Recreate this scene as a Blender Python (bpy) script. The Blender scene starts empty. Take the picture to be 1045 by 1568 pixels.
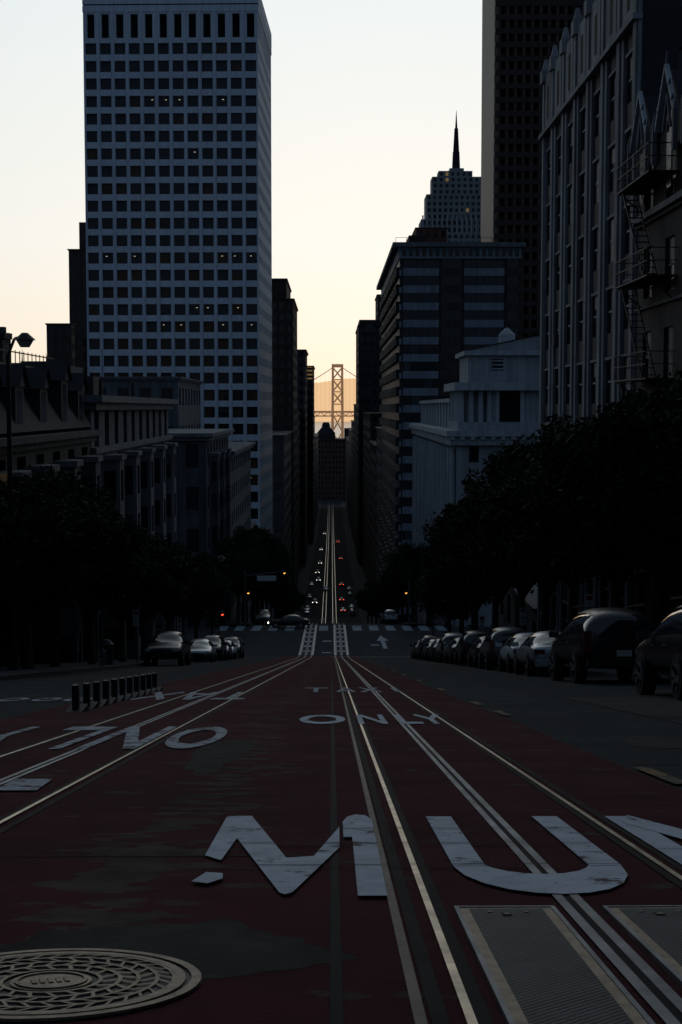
import bpy, math, random, bisect
from mathutils import Vector, Matrix
R = random.Random(7)
scene = bpy.context.scene
scene.view_settings.view_transform = 'Standard'
scene.view_settings.look = 'None'
scene.view_settings.exposure = 0

# ------------------------------------------------------------ materials
def mat(name, col, rough=0.8, metal=0.0, var=0.25, scale=1.5, bump=0.0, spec=0.3, emit=None, es=0.0, detail=6, streak=0):
    m = bpy.data.materials.new(name); m.use_nodes = True
    nt = m.node_tree; b = nt.nodes['Principled BSDF']
    b.inputs['Roughness'].default_value = rough
    b.inputs['Metallic'].default_value = metal
    b.inputs['Specular IOR Level'].default_value = spec
    tc = nt.nodes.new('ShaderNodeTexCoord')
    n = nt.nodes.new('ShaderNodeTexNoise'); n.inputs['Scale'].default_value = scale
    n.inputs['Detail'].default_value = detail; n.inputs['Roughness'].default_value = 0.65
    nt.links.new(tc.outputs['Object'], n.inputs['Vector'])
    cr = nt.nodes.new('ShaderNodeValToRGB')
    cr.color_ramp.elements[0].position = 0.3; cr.color_ramp.elements[1].position = 0.7
    cr.color_ramp.elements[0].color = (*[c*(1-var) for c in col], 1)
    cr.color_ramp.elements[1].color = (*[min(1, c*(1+var)) for c in col], 1)
    nt.links.new(n.outputs['Fac'], cr.inputs['Fac'])
    out = cr.outputs['Color']
    if streak:   # weather streaks running down a wall
        mp = nt.nodes.new('ShaderNodeMapping'); mp.inputs['Scale'].default_value = (1.6, 1.6, .06)
        nt.links.new(tc.outputs['Object'], mp.inputs['Vector'])
        n3 = nt.nodes.new('ShaderNodeTexNoise'); n3.inputs['Scale'].default_value = 1.0; n3.inputs['Detail'].default_value = 5
        nt.links.new(mp.outputs['Vector'], n3.inputs['Vector'])
        c3 = nt.nodes.new('ShaderNodeValToRGB'); c3.color_ramp.elements[0].position = .35; c3.color_ramp.elements[1].position = .62
        c3.color_ramp.elements[0].color = (1-streak,)*3+(1,); c3.color_ramp.elements[1].color = (1.05,1.05,1.05,1)
        nt.links.new(n3.outputs['Fac'], c3.inputs['Fac'])
        mx = nt.nodes.new('ShaderNodeMix'); mx.data_type = 'RGBA'; mx.blend_type = 'MULTIPLY'; mx.inputs['Factor'].default_value = 1
        nt.links.new(out, mx.inputs['A']); nt.links.new(c3.outputs['Color'], mx.inputs['B']); out = mx.outputs['Result']
    nt.links.new(out, b.inputs['Base Color'])
    if bump > 0:
        n2 = nt.nodes.new('ShaderNodeTexNoise'); n2.inputs['Scale'].default_value = scale*25
        n2.inputs['Detail'].default_value = 3
        nt.links.new(tc.outputs['Object'], n2.inputs['Vector'])
        bp = nt.nodes.new('ShaderNodeBump'); bp.inputs['Strength'].default_value = bump
        bp.inputs['Distance'].default_value = 0.02
        nt.links.new(n2.outputs['Fac'], bp.inputs['Height'])
        nt.links.new(bp.outputs['Normal'], b.inputs['Normal'])
    if emit:
        b.inputs['Emission Color'].default_value = (*emit, 1)
        b.inputs['Emission Strength'].default_value = es
    return m

M = {}
M['concrete_white'] = mat('white_concrete', (.55,.63,.73), .75, var=.07, scale=.15, streak=.12)
M['stone_light'] = mat('light_stone', (.105,.117,.13), .85, var=.25, scale=.6, streak=.35)
M['temple'] = mat('temple_stone', (.28,.31,.345), .85, var=.18, scale=.4, streak=.3)
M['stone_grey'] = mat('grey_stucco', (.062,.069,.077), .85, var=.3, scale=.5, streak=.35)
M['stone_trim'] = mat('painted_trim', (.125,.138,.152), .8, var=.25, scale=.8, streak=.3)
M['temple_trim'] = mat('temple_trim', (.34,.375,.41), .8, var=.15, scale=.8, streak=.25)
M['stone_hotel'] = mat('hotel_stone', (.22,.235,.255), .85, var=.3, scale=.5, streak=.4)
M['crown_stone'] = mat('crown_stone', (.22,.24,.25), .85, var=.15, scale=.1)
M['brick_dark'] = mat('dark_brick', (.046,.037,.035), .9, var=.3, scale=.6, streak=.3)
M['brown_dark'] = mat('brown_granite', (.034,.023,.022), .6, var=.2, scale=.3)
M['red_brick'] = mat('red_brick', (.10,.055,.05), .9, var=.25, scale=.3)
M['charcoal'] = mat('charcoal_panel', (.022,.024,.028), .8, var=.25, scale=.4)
M['spandrel'] = mat('spandrel_panel', (.17,.22,.27), .7, var=.18, scale=.3, streak=.25)
M['roof_dark'] = mat('slate_roof', (.022,.022,.026), .85, var=.3, scale=2)
M['iron'] = mat('black_iron', (.018,.018,.020), .6, metal=.3, var=.2, scale=3)
M['glass'] = mat('window_glass', (.008,.012,.02), .12, var=.3, scale=.4, spec=.35)
M['glass_b'] = mat('window_blind', (.035,.045,.055), .5, var=.3, scale=.4)
M['glass_w'] = mat('window_warm', (.055,.026,.013), .3, var=.5, scale=.3, spec=.3)  # brown tint; on the white tower it stands in for warm reflections
M['glass_l'] = mat('window_lit', (.2,.15,.08), .5, emit=(1,.62,.25), es=.12)
M['lamp_spot'] = mat('ceiling_light', (.8,.7,.5), .5, emit=(1,.85,.6), es=.6)
M['asphalt'] = mat('asphalt', (.022,.028,.032), .93, var=.4, scale=.8, bump=.5, spec=.10)
M['ground'] = mat('ground_soil', (.05,.05,.05), .95, var=.2, scale=.05, spec=.1)
M['sidewalk'] = mat('sidewalk_concrete', (.055,.06,.064), .9, var=.25, scale=1.2, bump=.2, spec=.10)
M['rail'] = mat('rail_steel', (.46,.41,.33), .36, metal=1, var=.5, scale=6)
M['slotsteel'] = mat('slot_steel', (.22,.23,.25), .55, metal=.4, var=.55, scale=2.2)
M['trackpad'] = mat('track_concrete', (.34,.35,.36), .6, var=.3, scale=1.2, spec=.3)
M['tan'] = mat('worn_edge_strip', (.024,.022,.021), .85, metal=.0, var=.5, scale=3, spec=.10)
M['steel_strip'] = mat('worn_steel_strip_metal', (.085,.074,.062), .6, metal=.5, var=.6, scale=3)
M['tar'] = mat('tar_seam', (.010,.010,.011), .8, var=.2, scale=6, spec=.10)
M['patch'] = mat('asphalt_patch', (.046,.046,.043), .92, var=.35, scale=3.2, bump=.5, spec=.08)
M['leaf'] = mat('foliage', (.026,.033,.019), .85, var=.5, scale=.9, spec=.08)
M['bark'] = mat('bark', (.035,.03,.026), .95, var=.3, scale=5, bump=.5)
M['rubber'] = mat('tyre_rubber', (.015,.015,.015), .85, var=.2, scale=5)
M['rim'] = mat('wheel_rim', (.35,.35,.36), .35, metal=.9, var=.1, scale=5)
M['car_glass'] = mat('car_glass', (.01,.012,.014), .05, var=.1, spec=.6)
M['tail'] = mat('tail_lens', (.12,.008,.008), .25, var=.1, spec=.4)
M['tail_on'] = mat('tail_lens_lit', (.3,.01,.01), .3, emit=(1,.08,.03), es=3)
M['head'] = mat('headlamp_lens', (.4,.4,.4), .2, var=.1, spec=.5)
M['head_on'] = mat('headlamp_lit', (.8,.8,.8), .3, emit=(1,.9,.75), es=4)
M['amber_on'] = mat('amber_lamp', (.8,.4,.1), .3, emit=(1,.4,.06), es=3)
M['plate'] = mat('licence_plate', (.4,.4,.38), .5, var=.1)
M['sign'] = mat('sign_face', (.33,.36,.38), .6, var=.1)
M['galv'] = mat('galvanised_pole', (.08,.08,.09), .6, metal=.4, var=.2)
M['water'] = mat('bay_water', (.05,.06,.07), .2, var=.1, scale=.02, bump=0, spec=.5)
M['hills'] = mat('hills_haze_glow', (.10,.08,.06), 1, var=.1, scale=.001, emit=(.85,.53,.27), es=1.0)  # distance haze painted in as a warm emission over the ridge
M['bridge'] = mat('bridge_steel_haze_glow', (.05,.04,.035), .8, var=.05, emit=(.18,.10,.055), es=1.0)  # faint brown emission stands in for haze in front of the steel
M['poster_y'] = mat('poster_yellow', (.25,.13,.02), .6, var=.4, scale=1.5)
M['poster_d'] = mat('poster_dark', (.05,.03,.03), .6, var=.5, scale=2)
for k,c,me in (('black',(.012,.012,.014),.2),('silver',(.42,.44,.46),.5),('white',(.55,.58,.62),0),('grey',(.09,.1,.11),.4),('blue',(.05,.08,.13),.3),('red',(.16,.02,.02),.2)):
    M['paint_'+k] = mat('car_paint_'+k, c, .28, metal=me, var=.05, spec=.5)

def worn_paint(name, col, under, thr=.42, sc=3.2):
    m = mat(name, col, .75, var=.2, scale=5, bump=.3, spec=.2)
    nt = m.node_tree; b = nt.nodes['Principled BSDF']
    src = b.inputs['Base Color'].links[0].from_socket
    tc = nt.nodes.new('ShaderNodeTexCoord')
    n = nt.nodes.new('ShaderNodeTexNoise'); n.inputs['Scale'].default_value = sc
    n.inputs['Detail'].default_value = 9; n.inputs['Roughness'].default_value = .78
    nt.links.new(tc.outputs['Object'], n.inputs['Vector'])
    cr = nt.nodes.new('ShaderNodeValToRGB')
    cr.color_ramp.elements[0].position = thr-.03; cr.color_ramp.elements[1].position = thr+.02
    nt.links.new(n.outputs['Fac'], cr.inputs['Fac'])
    mx = nt.nodes.new('ShaderNodeMix'); mx.data_type = 'RGBA'
    mx.inputs['A'].default_value = (*under, 1)
    nt.links.new(src, mx.inputs['B']); nt.links.new(cr.outputs['Color'], mx.inputs['Factor'])
    nt.links.new(mx.outputs['Result'], b.inputs['Base Color'])
    return m
M['paint'] = worn_paint('road_paint_white', (.50,.55,.63), (.08,.05,.055), .42)
M['paint_old'] = worn_paint('road_paint_white_worn', (.38,.42,.48), (.06,.03,.036), .47, 4.5)
M['paint_dim'] = worn_paint('crosswalk_paint', (.20,.25,.30), (.04,.045,.05), .44, 2)
M['paint_yel'] = worn_paint('road_paint_yellow', (.20,.12,.05), (.035,.04,.04), .5)

def red_lane():
    m = bpy.data.materials.new('red_lane_asphalt'); m.use_nodes = True
    nt = m.node_tree; b = nt.nodes['Principled BSDF']; L = nt.links.new
    b.inputs['Roughness'].default_value = .93; b.inputs['Specular IOR Level'].default_value = .08
    tc = nt.nodes.new('ShaderNodeTexCoord')
    def noise(scale, det=8, rough=.6, vec=None):
        n = nt.nodes.new('ShaderNodeTexNoise'); n.inputs['Scale'].default_value = scale
        n.inputs['Detail'].default_value = det; n.inputs['Roughness'].default_value = rough
        L(vec or tc.outputs['Object'], n.inputs['Vector']); return n.outputs['Fac']
    def math_(op, a, c, d=None):
        n = nt.nodes.new('ShaderNodeMath'); n.operation = op
        for i, v in enumerate((a, c, d)):
            if v is None: continue
            if isinstance(v, (int, float)): n.inputs[i].default_value = v
            else: L(v, n.inputs[i])
        return n.outputs[0]
    def ramp(f, p0, p1, c0, c1):
        c = nt.nodes.new('ShaderNodeValToRGB'); c.color_ramp.elements[0].position = p0
        c.color_ramp.elements[1].position = p1
        c.color_ramp.elements[0].color = (*c0, 1); c.color_ramp.elements[1].color = (*c1, 1)
        L(f, c.inputs['Fac']); return c.outputs['Color']
    def mix(f, a, c):
        n = nt.nodes.new('ShaderNodeMix'); n.data_type = 'RGBA'
        L(f, n.inputs['Factor']); L(a, n.inputs['A']); L(c, n.inputs['B']); return n.outputs['Result']
    red = ramp(noise(2.5), .3, .7, (.062,.014,.018), (.086,.021,.027))
    grey = ramp(noise(6), .3, .7, (.050,.040,.034), (.105,.088,.070))
    sep = nt.nodes.new('ShaderNodeSeparateXYZ'); L(tc.outputs['Object'], sep.inputs[0])
    # wear is concentrated between the two tracks, left of the centre seam
    wob = math_('MULTIPLY', noise(.5, 2, .5), .9)
    dx = math_('ABSOLUTE', math_('ADD', math_('ADD', sep.outputs['X'], .30), wob), 0)
    band = math_('MAXIMUM', math_('SUBTRACT', 1.0, math_('DIVIDE', dx, .48)), 0)
    near = math_('MULTIPLY', math_('MAXIMUM', math_('SUBTRACT', 24.0, sep.outputs['Y']), 0), .0040)
    mp = nt.nodes.new('ShaderNodeMapping'); mp.inputs['Scale'].default_value = (1.6, 2.6, 1)
    L(tc.outputs['Object'], mp.inputs['Vector'])
    big = noise(1.7, 8, .58, mp.outputs['Vector'])
    f = math_('ADD', math_('MULTIPLY_ADD', band, .10, big), math_('MULTIPLY', near, band))
    m1 = ramp(f, .625, .655, (0,0,0), (.9,.9,.9))
    c1 = mix(m1, red, grey)
    fine = ramp(noise(34, 6, .7), .60, .72, (0,0,0), (.35,.35,.35))
    c2 = mix(fine, c1, grey)
    dk = ramp(noise(.7, 5, .6), .35, .65, (.72,.72,.72), (1.08,1.08,1.08))
    mm = nt.nodes.new('ShaderNodeMix'); mm.data_type = 'RGBA'; mm.blend_type = 'MULTIPLY'
    mm.inputs['Factor'].default_value = 1
    L(c2, mm.inputs['A']); L(dk, mm.inputs['B'])
    L(mm.outputs['Result'], b.inputs['Base Color'])
    bp = nt.nodes.new('ShaderNodeBump'); bp.inputs['Strength'].default_value = .7; bp.inputs['Distance'].default_value = .015
    L(noise(70, 3), bp.inputs['Height']); L(bp.outputs['Normal'], b.inputs['Normal'])
    return m
M['red'] = red_lane()

# ------------------------------------------------------------ terrain profile
PROF = [(-2500,-.3),(-60,-.3),(-12,-.3),(-5,.119),(0,.963),(118,20.88),(125,21.95),(132,22.6),(160,24.6),(172,26.2),(200,31.2),(300,49),(360,57),
        (400,60.9),(430,63.6),(560,68.6),(720,75),(1060,85),(1300,86),(1500,87),(14000,92)]
PY = [p[0] for p in PROF]
def ZR(y):
    i = min(max(bisect.bisect_right(PY, y)-1, 0), len(PROF)-2)
    a, b = PROF[i], PROF[i+1]
    return -(a[1]+(b[1]-a[1])*(y-a[0])/(b[0]-a[0]))
def slope(y): return math.atan((ZR(y+.6)-ZR(y-.6))/1.2)
def ysamples(y0, y1):
    return [y0]+[p for p in PY if y0+.01 < p < y1-.01]+[y1]

# ------------------------------------------------------------ builder
class B:
    def __init__(s): s.p = {}
    def g(s, part, m): 
        if part not in s.p: s.p[part] = ([], [], m)
        return s.p[part]
    def poly(s, part, m, pts):
        v, f, _ = s.g(part, m); n = len(v); v.extend([tuple(q) for q in pts]); f.append(tuple(range(n, n+len(pts))))
    def box(s, part, m, x0, x1, y0, y1, z0, z1):
        v, f, _ = s.g(part, m); n = len(v)
        v += [(x0,y0,z0),(x1,y0,z0),(x1,y1,z0),(x0,y1,z0),(x0,y0,z1),(x1,y0,z1),(x1,y1,z1),(x0,y1,z1)]
        f += [tuple(n+i for i in q) for q in ((3,2,1,0),(4,5,6,7),(0,1,5,4),(1,2,6,5),(2,3,7,6),(3,0,4,7))]
    def beam(s, part, m, a, b, w, w2=None, n=4):
        a, b = Vector(a), Vector(b); d = (b-a)
        if d.length < 1e-6: return
        d.normalize(); u = d.cross(Vector((0,0,1)))
        if u.length < .01: u = Vector((1,0,0))
        u.normalize(); t = d.cross(u); w2 = w if w2 is None else w2
        v, f, _ = s.g(part, m); k = len(v)
        for c, r in ((a, w), (b, w2)):
            for i in range(n):
                q = 2*math.pi*(i+.5)/n
                v.append(tuple(c+(u*math.cos(q)+t*math.sin(q))*r))
        for i in range(n): f.append((k+i, k+(i+1)%n, k+n+(i+1)%n, k+n+i))
        f.append(tuple(k+i for i in range(n))[::-1]); f.append(tuple(k+n+i for i in range(n)))
    def cyl(s, part, m, c, axis, r, h, n=20):
        a = Vector(c); d = Vector(axis).normalized(); s.beam(part, m, a-d*h/2, a+d*h/2, r, r, n)
    def facade(s, O, U, W, H, nx, nz, fx, fz, wall='stone_grey', glass='glass', dep=.35, N=None, oz=0, mull=False, pg='windows', alt=.25, warm=0., lit=0., xs=None, wpart='walls', mm='stone_trim'):
        O, U = Vector(O), Vector(U).normalized(); V = Vector((0,0,1)); N = Vector(N)
        cw, ch = W/nx, H/nz
        P = lambda a, b, d=0: O+U*a+V*b-N*d
        for j in range(nz):
            z0, z1 = j*ch, (j+1)*ch; wz0 = z0+ch*(1-fz)/2+oz*ch; wz1 = wz0+ch*fz
            s.poly(wpart, wall, [P(0,z0),P(W,z0),P(W,wz0),P(0,wz0)])
            s.poly(wpart, wall, [P(0,wz1),P(W,wz1),P(W,z1),P(0,z1)])
            px = 0
            for i in range(nx):
                wx0 = i*cw+cw*(1-fx)/2; wx1 = wx0+cw*fx
                s.poly(wpart, wall, [P(px,wz0),P(wx0,wz0),P(wx0,wz1),P(px,wz1)]); px = wx1
                s.poly(wpart, wall, [P(wx0,wz0),P(wx0,wz0,dep),P(wx0,wz1,dep),P(wx0,wz1)])
                s.poly(wpart, wall, [P(wx1,wz0),P(wx1,wz0,dep),P(wx1,wz1,dep),P(wx1,wz1)])
                s.poly(wpart, wall, [P(wx0,wz0),P(wx1,wz0),P(wx1,wz0,dep),P(wx0,wz0,dep)])
                s.poly(wpart, wall, [P(wx0,wz1),P(wx1,wz1),P(wx1,wz1,dep),P(wx0,wz1,dep)])
                q = R.random(); gm, gp = glass, pg
                if q < alt: gm, gp = 'glass_b', 'window_blinds'
                elif q < alt+warm: gm, gp = 'glass_w', 'warm_windows'
                elif q < alt+warm+lit: gm, gp = 'glass_l', 'lit_windows'
                if gm == 'glass_b' and R.random() < .6:
                    zz = wz1-(wz1-wz0)*R.uniform(.3,.7)
                    s.poly(gp, gm, [P(wx0,zz,dep),P(wx1,zz,dep),P(wx1,wz1,dep),P(wx0,wz1,dep)])
                    s.poly(pg, glass, [P(wx0,wz0,dep),P(wx1,wz0,dep),P(wx1,zz,dep),P(wx0,zz,dep)])
                else:
                    s.poly(gp, gm, [P(wx0,wz0,dep),P(wx1,wz0,dep),P(wx1,wz1,dep),P(wx0,wz1,dep)])
                if mull:
                    t = .05; zm = (wz0+wz1)/2; xm = (wx0+wx1)/2; dd = dep-.03
                    s.poly('window_frames', mm, [P(wx0,zm-t,dd),P(wx1,zm-t,dd),P(wx1,zm+t,dd),P(wx0,zm+t,dd)])
                    s.poly('window_frames', mm, [P(xm-t,wz0,dd-.01),P(xm+t,wz0,dd-.01),P(xm+t,wz1,dd-.01),P(xm-t,wz1,dd-.01)])
            s.poly(wpart, wall, [P(px,wz0),P(W,wz0),P(W,wz1),P(px,wz1)])
    def done(s, name, loc=(0,0,0), rot=None, matrix=None, smooth=False, sub=None):
        e = bpy.data.objects.new(name, None); scene.collection.objects.link(e)
        for part, (v, f, m) in s.p.items():
            me = bpy.data.meshes.new(part); me.from_pydata(v, [], f); me.materials.append(M[m])
            if smooth: me.shade_smooth()
            me.update()
            o = bpy.data.objects.new(part, me); scene.collection.objects.link(o); o.parent = e
        if matrix is not None: e.matrix_world = matrix
        else:
            e.location = loc
            if rot: e.rotation_euler = rot
        return e
def single(name, m, v, f, smooth=False):
    me = bpy.data.meshes.new(name); me.from_pydata(v, [], f); me.materials.append(M[m]); me.update()
    if smooth: me.shade_smooth()
    o = bpy.data.objects.new(name, me); scene.collection.objects.link(o); return o
def strip_vf(x0, x1, y0, y1, dz, v, f, xa=None, xb=None):
    ys = ysamples(y0, y1)
    for a, b in zip(ys[:-1], ys[1:]):
        n = len(v)
        v += [(x0,a,ZR(a)+dz),(x1,a,ZR(a)+dz),(x1,b,ZR(b)+dz),(x0,b,ZR(b)+dz)]; f.append((n,n+1,n+2,n+3))
def sheet(name, m, strips, dz):
    v, f = [], []
    for s in strips: strip_vf(*s, dz, v, f)
    return single(name, m, v, f)
def on_road(x, y, heading=0, dz=0):
    return Matrix.Translation((x, y, ZR(y)+dz)) @ Matrix.Rotation(slope(y), 4, 'X') @ Matrix.Rotation(heading, 4, 'Z')

# ------------------------------------------------------------ ground, road, pavement
KR = 8.5   # right kerb line
sheet('ground', 'ground', [(-6000, 6000, -2500, 14000)], -.25)
sheet('road', 'asphalt', [(-9.3, KR, -60, 1300)], 0)
sheet('cross_street_road', 'asphalt', [(KR, 140, 127, 158), (-140, -9.3, 127, 158), (KR,80,276,296), (-80,-9.3,276,296)], 0)
sheet('red_transit_lane', 'red', [(-4.35, 2.3, -5, 124)], .004)
b = B()
for (a, c) in ((-60, 125), (161, 274), (298, 1300)):
    for (x0, x1, part) in ((-14.2, -9.45, 'slab'), (KR+.15, 13.7, 'slab'), (-9.45, -9.3, 'kerb'), (KR, KR+.15, 'kerb')):
        ys = ysamples(a, c)
        for p, q in zip(ys[:-1], ys[1:]):
            h = .13 if part == 'slab' else .135
            b.poly(part, 'sidewalk', [(x0,p,ZR(p)+h),(x1,p,ZR(p)+h),(x1,q,ZR(q)+h),(x0,q,ZR(q)+h)])
            if part == 'kerb':
                xe = x1 if x1 < 0 else x0
                b.poly('kerb_face', 'sidewalk', [(xe,p,ZR(p)-.1),(xe,q,ZR(q)-.1),(xe,q,ZR(q)+h),(xe,p,ZR(p)+h)])
b.done('pavement')

# cable-car tracks
rails = []; tans = []; grooves = []; slots = []; slotsteel = []
for c in (-2.31, .885):
    for s in (-1, 1):
        x = c+s*.5335
        rails.append((x-.013, x+.013)); grooves.append((x-s*.035-.02, x-s*.035+.02))
        tans += [(x+.055, x+.10)] if s > 0 else [(x-.10, x-.055)]
    slotsteel += [(c-.050, c-.014), (c+.014, c+.050)]; slots.append((c-.014, c+.014))
b = B()
def road_part(part, m, lst, dz, y0, y1):
    v, f, _ = b.g(part, m)
    for s in lst: strip_vf(s[0], s[1], y0, y1, dz, v, f)
road_part('rail_heads', 'rail', rails, .014, -12, 430)
road_part('flangeway', 'tar', grooves, .009, -12, 430)
road_part('edge_strips', 'tan', tans, .008, -12, 124.5)
road_part('slot_steel', 'slotsteel', slotsteel, .012, -12, 430)
road_part('slot_gap', 'tar', slots, .009, -12, 430)
pads = []
for c in (-2.31, .885):
    pads += [(c-.68, c-.42), (c+.42, c+.68), (c-.12, c-.085), (c+.085, c+.12)]
road_part('track_concrete', 'trackpad', pads, .006, 126, 162)
for c in (-2.31, .885):
    for k in range(7):
        y = 130+k*5
        v, f, _ = b.g('cross_ties', 'trackpad'); strip_vf(c-.38, c-.13, y, y+1.0, .006, v, f); strip_vf(c+.13, c+.38, y, y+1.0, .006, v, f)
road_part('polished_track_bed', 'rail', [(c-.64+k, c-.46+k) for c in (-2.31,.885) for k in (0, 1.06)], .016, 400, 1295)
b.done('cable_car_track')
sheet('centre_seam', 'tar', [(-.005, .03, -5, 124)], .0085)
sheet('worn_steel_strip', 'steel_strip', [(.208, .240, -5, 124)], .0105)
v, f = [], []
for y in (6.3, 8.9, 10.8, 13.7, 17.2, 21, 26, 33, 41, 50, 62, 75, 90):
    x0 = R.choice([-4.3, -1.6, 0.04]); x1 = R.choice([-.02, 2.28]) if x0 < 0 else 2.28
    strip_vf(x0, x1, y, y+.02+.0006*y, .0075, v, f)
single('tar_joint', 'tar', v, f)

def blob(cx, cy, rx, ry, dz, v, f, n=60, seed=0):
    rr = random.Random(seed); ph = [rr.uniform(0, 6.28) for _ in range(7)]
    n0 = len(v); idx = []
    for i in range(n):
        a = 2*math.pi*i/n
        k = 1+.16*math.sin(2*a+ph[0])+.12*math.sin(3*a+ph[1])+.08*math.sin(5*a+ph[2])+.06*math.sin(9*a+ph[3])+.04*math.sin(14*a+ph[4])+.03*math.sin(21*a+ph[5])
        x = cx+rx*k*math.cos(a); y = cy+ry*k*math.sin(a); v.append((x, y, ZR(y)+dz)); idx.append(n0+i)
    f.append(tuple(idx))
v, f = [], []
blob(-.56, 4.35, .48, .46, .0052, v, f, seed=3)
blob(-1.0, 12.5, .20, 2.2, .0056, v, f, seed=8)
single('asphalt_patch', 'patch', v, f)
sheet('kerb_lane_patch', 'patch', [(2.9, 5.6, 13.0, 14.2), (4.3, 7.2, 19, 26), (-8.6, -6.0, 40, 60), (5.0,7.8,70,84)], .003)
sheet('pavement_seam', 'tar', [(4.25, 4.28, 3, 120), (-6.4, -6.36, 3, 120), (2.3, 8.4, 11.2, 11.24), (2.3,8.4,31,31.08), (2.3,8.4,55,55.12)], .0065)

# ------------------------------------------------------------ painted markings
def arc(cx, cy, rx, ry, a0, a1, n=10):
    return [(cx+rx*math.cos(math.radians(a0+(a1-a0)*i/n)), cy+ry*math.sin(math.radians(a0+(a1-a0)*i/n))) for i in range(n+1)]
G = {
 'U': [[(.1,1),(.1,.3)]+arc(.5,.3,.4,.2,180,360)+[(.9,1)]],
 'N': [[(.1,0),(.1,1)], [(.9,0),(.9,1)], [(.12,.95),(.88,.05)]],
 'I': [[(.5,0),(.5,1)]],
 'O': [arc(.5,.5,.4,.4,90,450,20)],
 'L': [[(.1,1),(.1,0)], [(.1,.1),(.95,.1)]],
 'Y': [[(.5,0),(.5,.5)], [(.5,.48),(.08,1)], [(.5,.48),(.92,1)]],
 'T': [[(.5,0),(.5,.85)], [(0,.91),(1,.91)]],
 'A': [[(.08,0),(.5,1)], [(.92,0),(.5,1)], [(.25,.3),(.75,.3)]],
 'X': [[(.05,0),(.95,1)], [(.95,0),(.05,1)]],
}
def letter(ch, x, y, w, l, flip, v, f, tw=.19):
    for si, path in enumerate(G[ch]):
        dz = .016+si*.0012; n = len(path); L_, R_ = [], []
        closed = ch == 'O'
        for i, p in enumerate(path):
            a = path[max(0, i-1)]; c = path[min(n-1, i+1)]
            if closed and i in (0, n-1): a, c = path[n-2], path[1]
            d = Vector((c[0]-a[0], c[1]-a[1])).normalized(); q = Vector((-d.y, d.x))*tw/2
            L_.append((p[0]+q.x, p[1]+q.y)); R_.append((p[0]-q.x, p[1]-q.y))
        for i in range(n-1):
            pts = [L_[i], L_[i+1], R_[i+1], R_[i]]; k = len(v)
            for (px, py) in pts:
                if flip: px, py = 1-px, 1-py
                yy = y+py*l; v.append((x+px*w, yy, ZR(yy)+dz))
            f.append((k, k+1, k+2, k+3))
def word(txt, x, y, w, gap, l, flip=False, lay=None, m='paint', extra=None):
    v, f = [], []; t = txt[::-1] if flip else txt
    for i, ch in enumerate(t):
        ww = w*.28 if ch == 'I' else w
        if lay: x, ww = lay[i]
        if ch in G: letter(ch, x, y, ww, l, flip, v, f, .19 if ch != 'I' else .75)
        x += ww+gap
    if extra:
        for i, pts in enumerate(extra):
            k = len(v); v += [(px, py, ZR(py)+.0165+i*.0007) for px, py in pts]; f.append(tuple(range(k, k+len(pts))))
    single('lane_marking_'+txt.lower(), m, v, f)
M_SHAPE = [
 [(-.578,7.72),(-.445,7.75),(-.464,6.83),(-.486,6.12),(-.570,6.27)],
 [(-.445,7.75),(-.201,6.18),(-.176,5.26),(-.200,5.30),(-.464,6.83)],
 [(-.201,6.18),(-.08,6.23),(.04,7.26),(.036,6.50),(-.150,5.30),(-.176,5.26)],
 [(.058,7.45),(.085,7.68),(.132,7.78),(.185,7.74),(.217,7.55),(.209,5.22),(.098,5.22),(.10,6.85),(.058,6.85)],
 [(-.56,5.55),(-.49,5.50),(-.44,5.62),(-.45,5.75),(-.52,5.78)],
]
word('MUNI', -.56, 5.25, .76, .28, 2.45, extra=M_SHAPE, lay=[(-.56,.76),(.515,.73),(1.50,.72),(2.5,.2)])
word('ONLY', -.42, 17.0, .60, .22, 2.3, lay=[(-.42,.60),(.33,.36),(.86,.28),(1.1,.36)])
word('TAXI', -.60, 29.0, .66, .25, 3.0, lay=[(-.6,.52),(.1,.4),(.6,.45),(1.3,.16)], m='paint_old')
word('ONLY', -3.75, 12.9, .56, .13, 3.6, True, m='paint_old')
word('TAXI', -3.9, 25.0, .6, .12, 4.0, True, m='paint_old')
v, f = [], []
for pts in ([(-2.22,9.15),(-1.93,9.15),(-1.98,9.95),(-2.24,9.95)], [(-2.75,9.6),(-2.45,9.6),(-2.5,10.3),(-2.8,10.3)]):
    k = len(v); v += [(x,y,ZR(y)+.017) for x,y in pts]; f.append((k,k+1,k+2,k+3))
single('lane_marking_fragment', 'paint_old', v, f)
sheet('marking_seam', 'tar', [(-.5, 1.3, y, y+.014) for y in (5.95, 6.62, 7.15)]+[(1.5,2.3,6.4,6.41)], .0225)
def marks(name, lst, m='paint', dz=.018):
    sheet(name, m, lst, dz)
marks('lane_line', [(2.33, 2.45, y, y+1.3) for y in (9.5, 19, 22.5, 30, 38, 46, 54, 64, 76, 90)], 'paint_yel')
marks('crosswalk', [(-12.5+k*1.85, -11.5+k*1.85, 153.0, 159.3) for k in range(14) if k not in (5, 7)], 'paint_dim')
marks('stop_line', [(-.1, 7.0, 120.5, 121.0), (-.9, .0, 128, 129), (-.9, 0, 140, 141.2), (3.8,4.6,136,137)], 'paint_old')
v, f = [], []
def polymark(pts, dz=.018):
    n = len(v); v.extend((x, y, ZR(y)+dz) for x, y in pts); f.append(tuple(range(n, n+len(pts))))
polymark([(4.9,133),(5.3,133),(5.3,141),(4.9,141)]); polymark([(4.5,141),(5.7,141),(5.1,147)])
single('turn_arrow', 'paint_old', v, f)
v, f = [], []
for cx in (-5.9, -5.3, -4.75): letter('O', cx, 24.3, .45, 1.6, False, v, f, .2)
single('bike_route_marking', 'paint_old', v, f)

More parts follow.
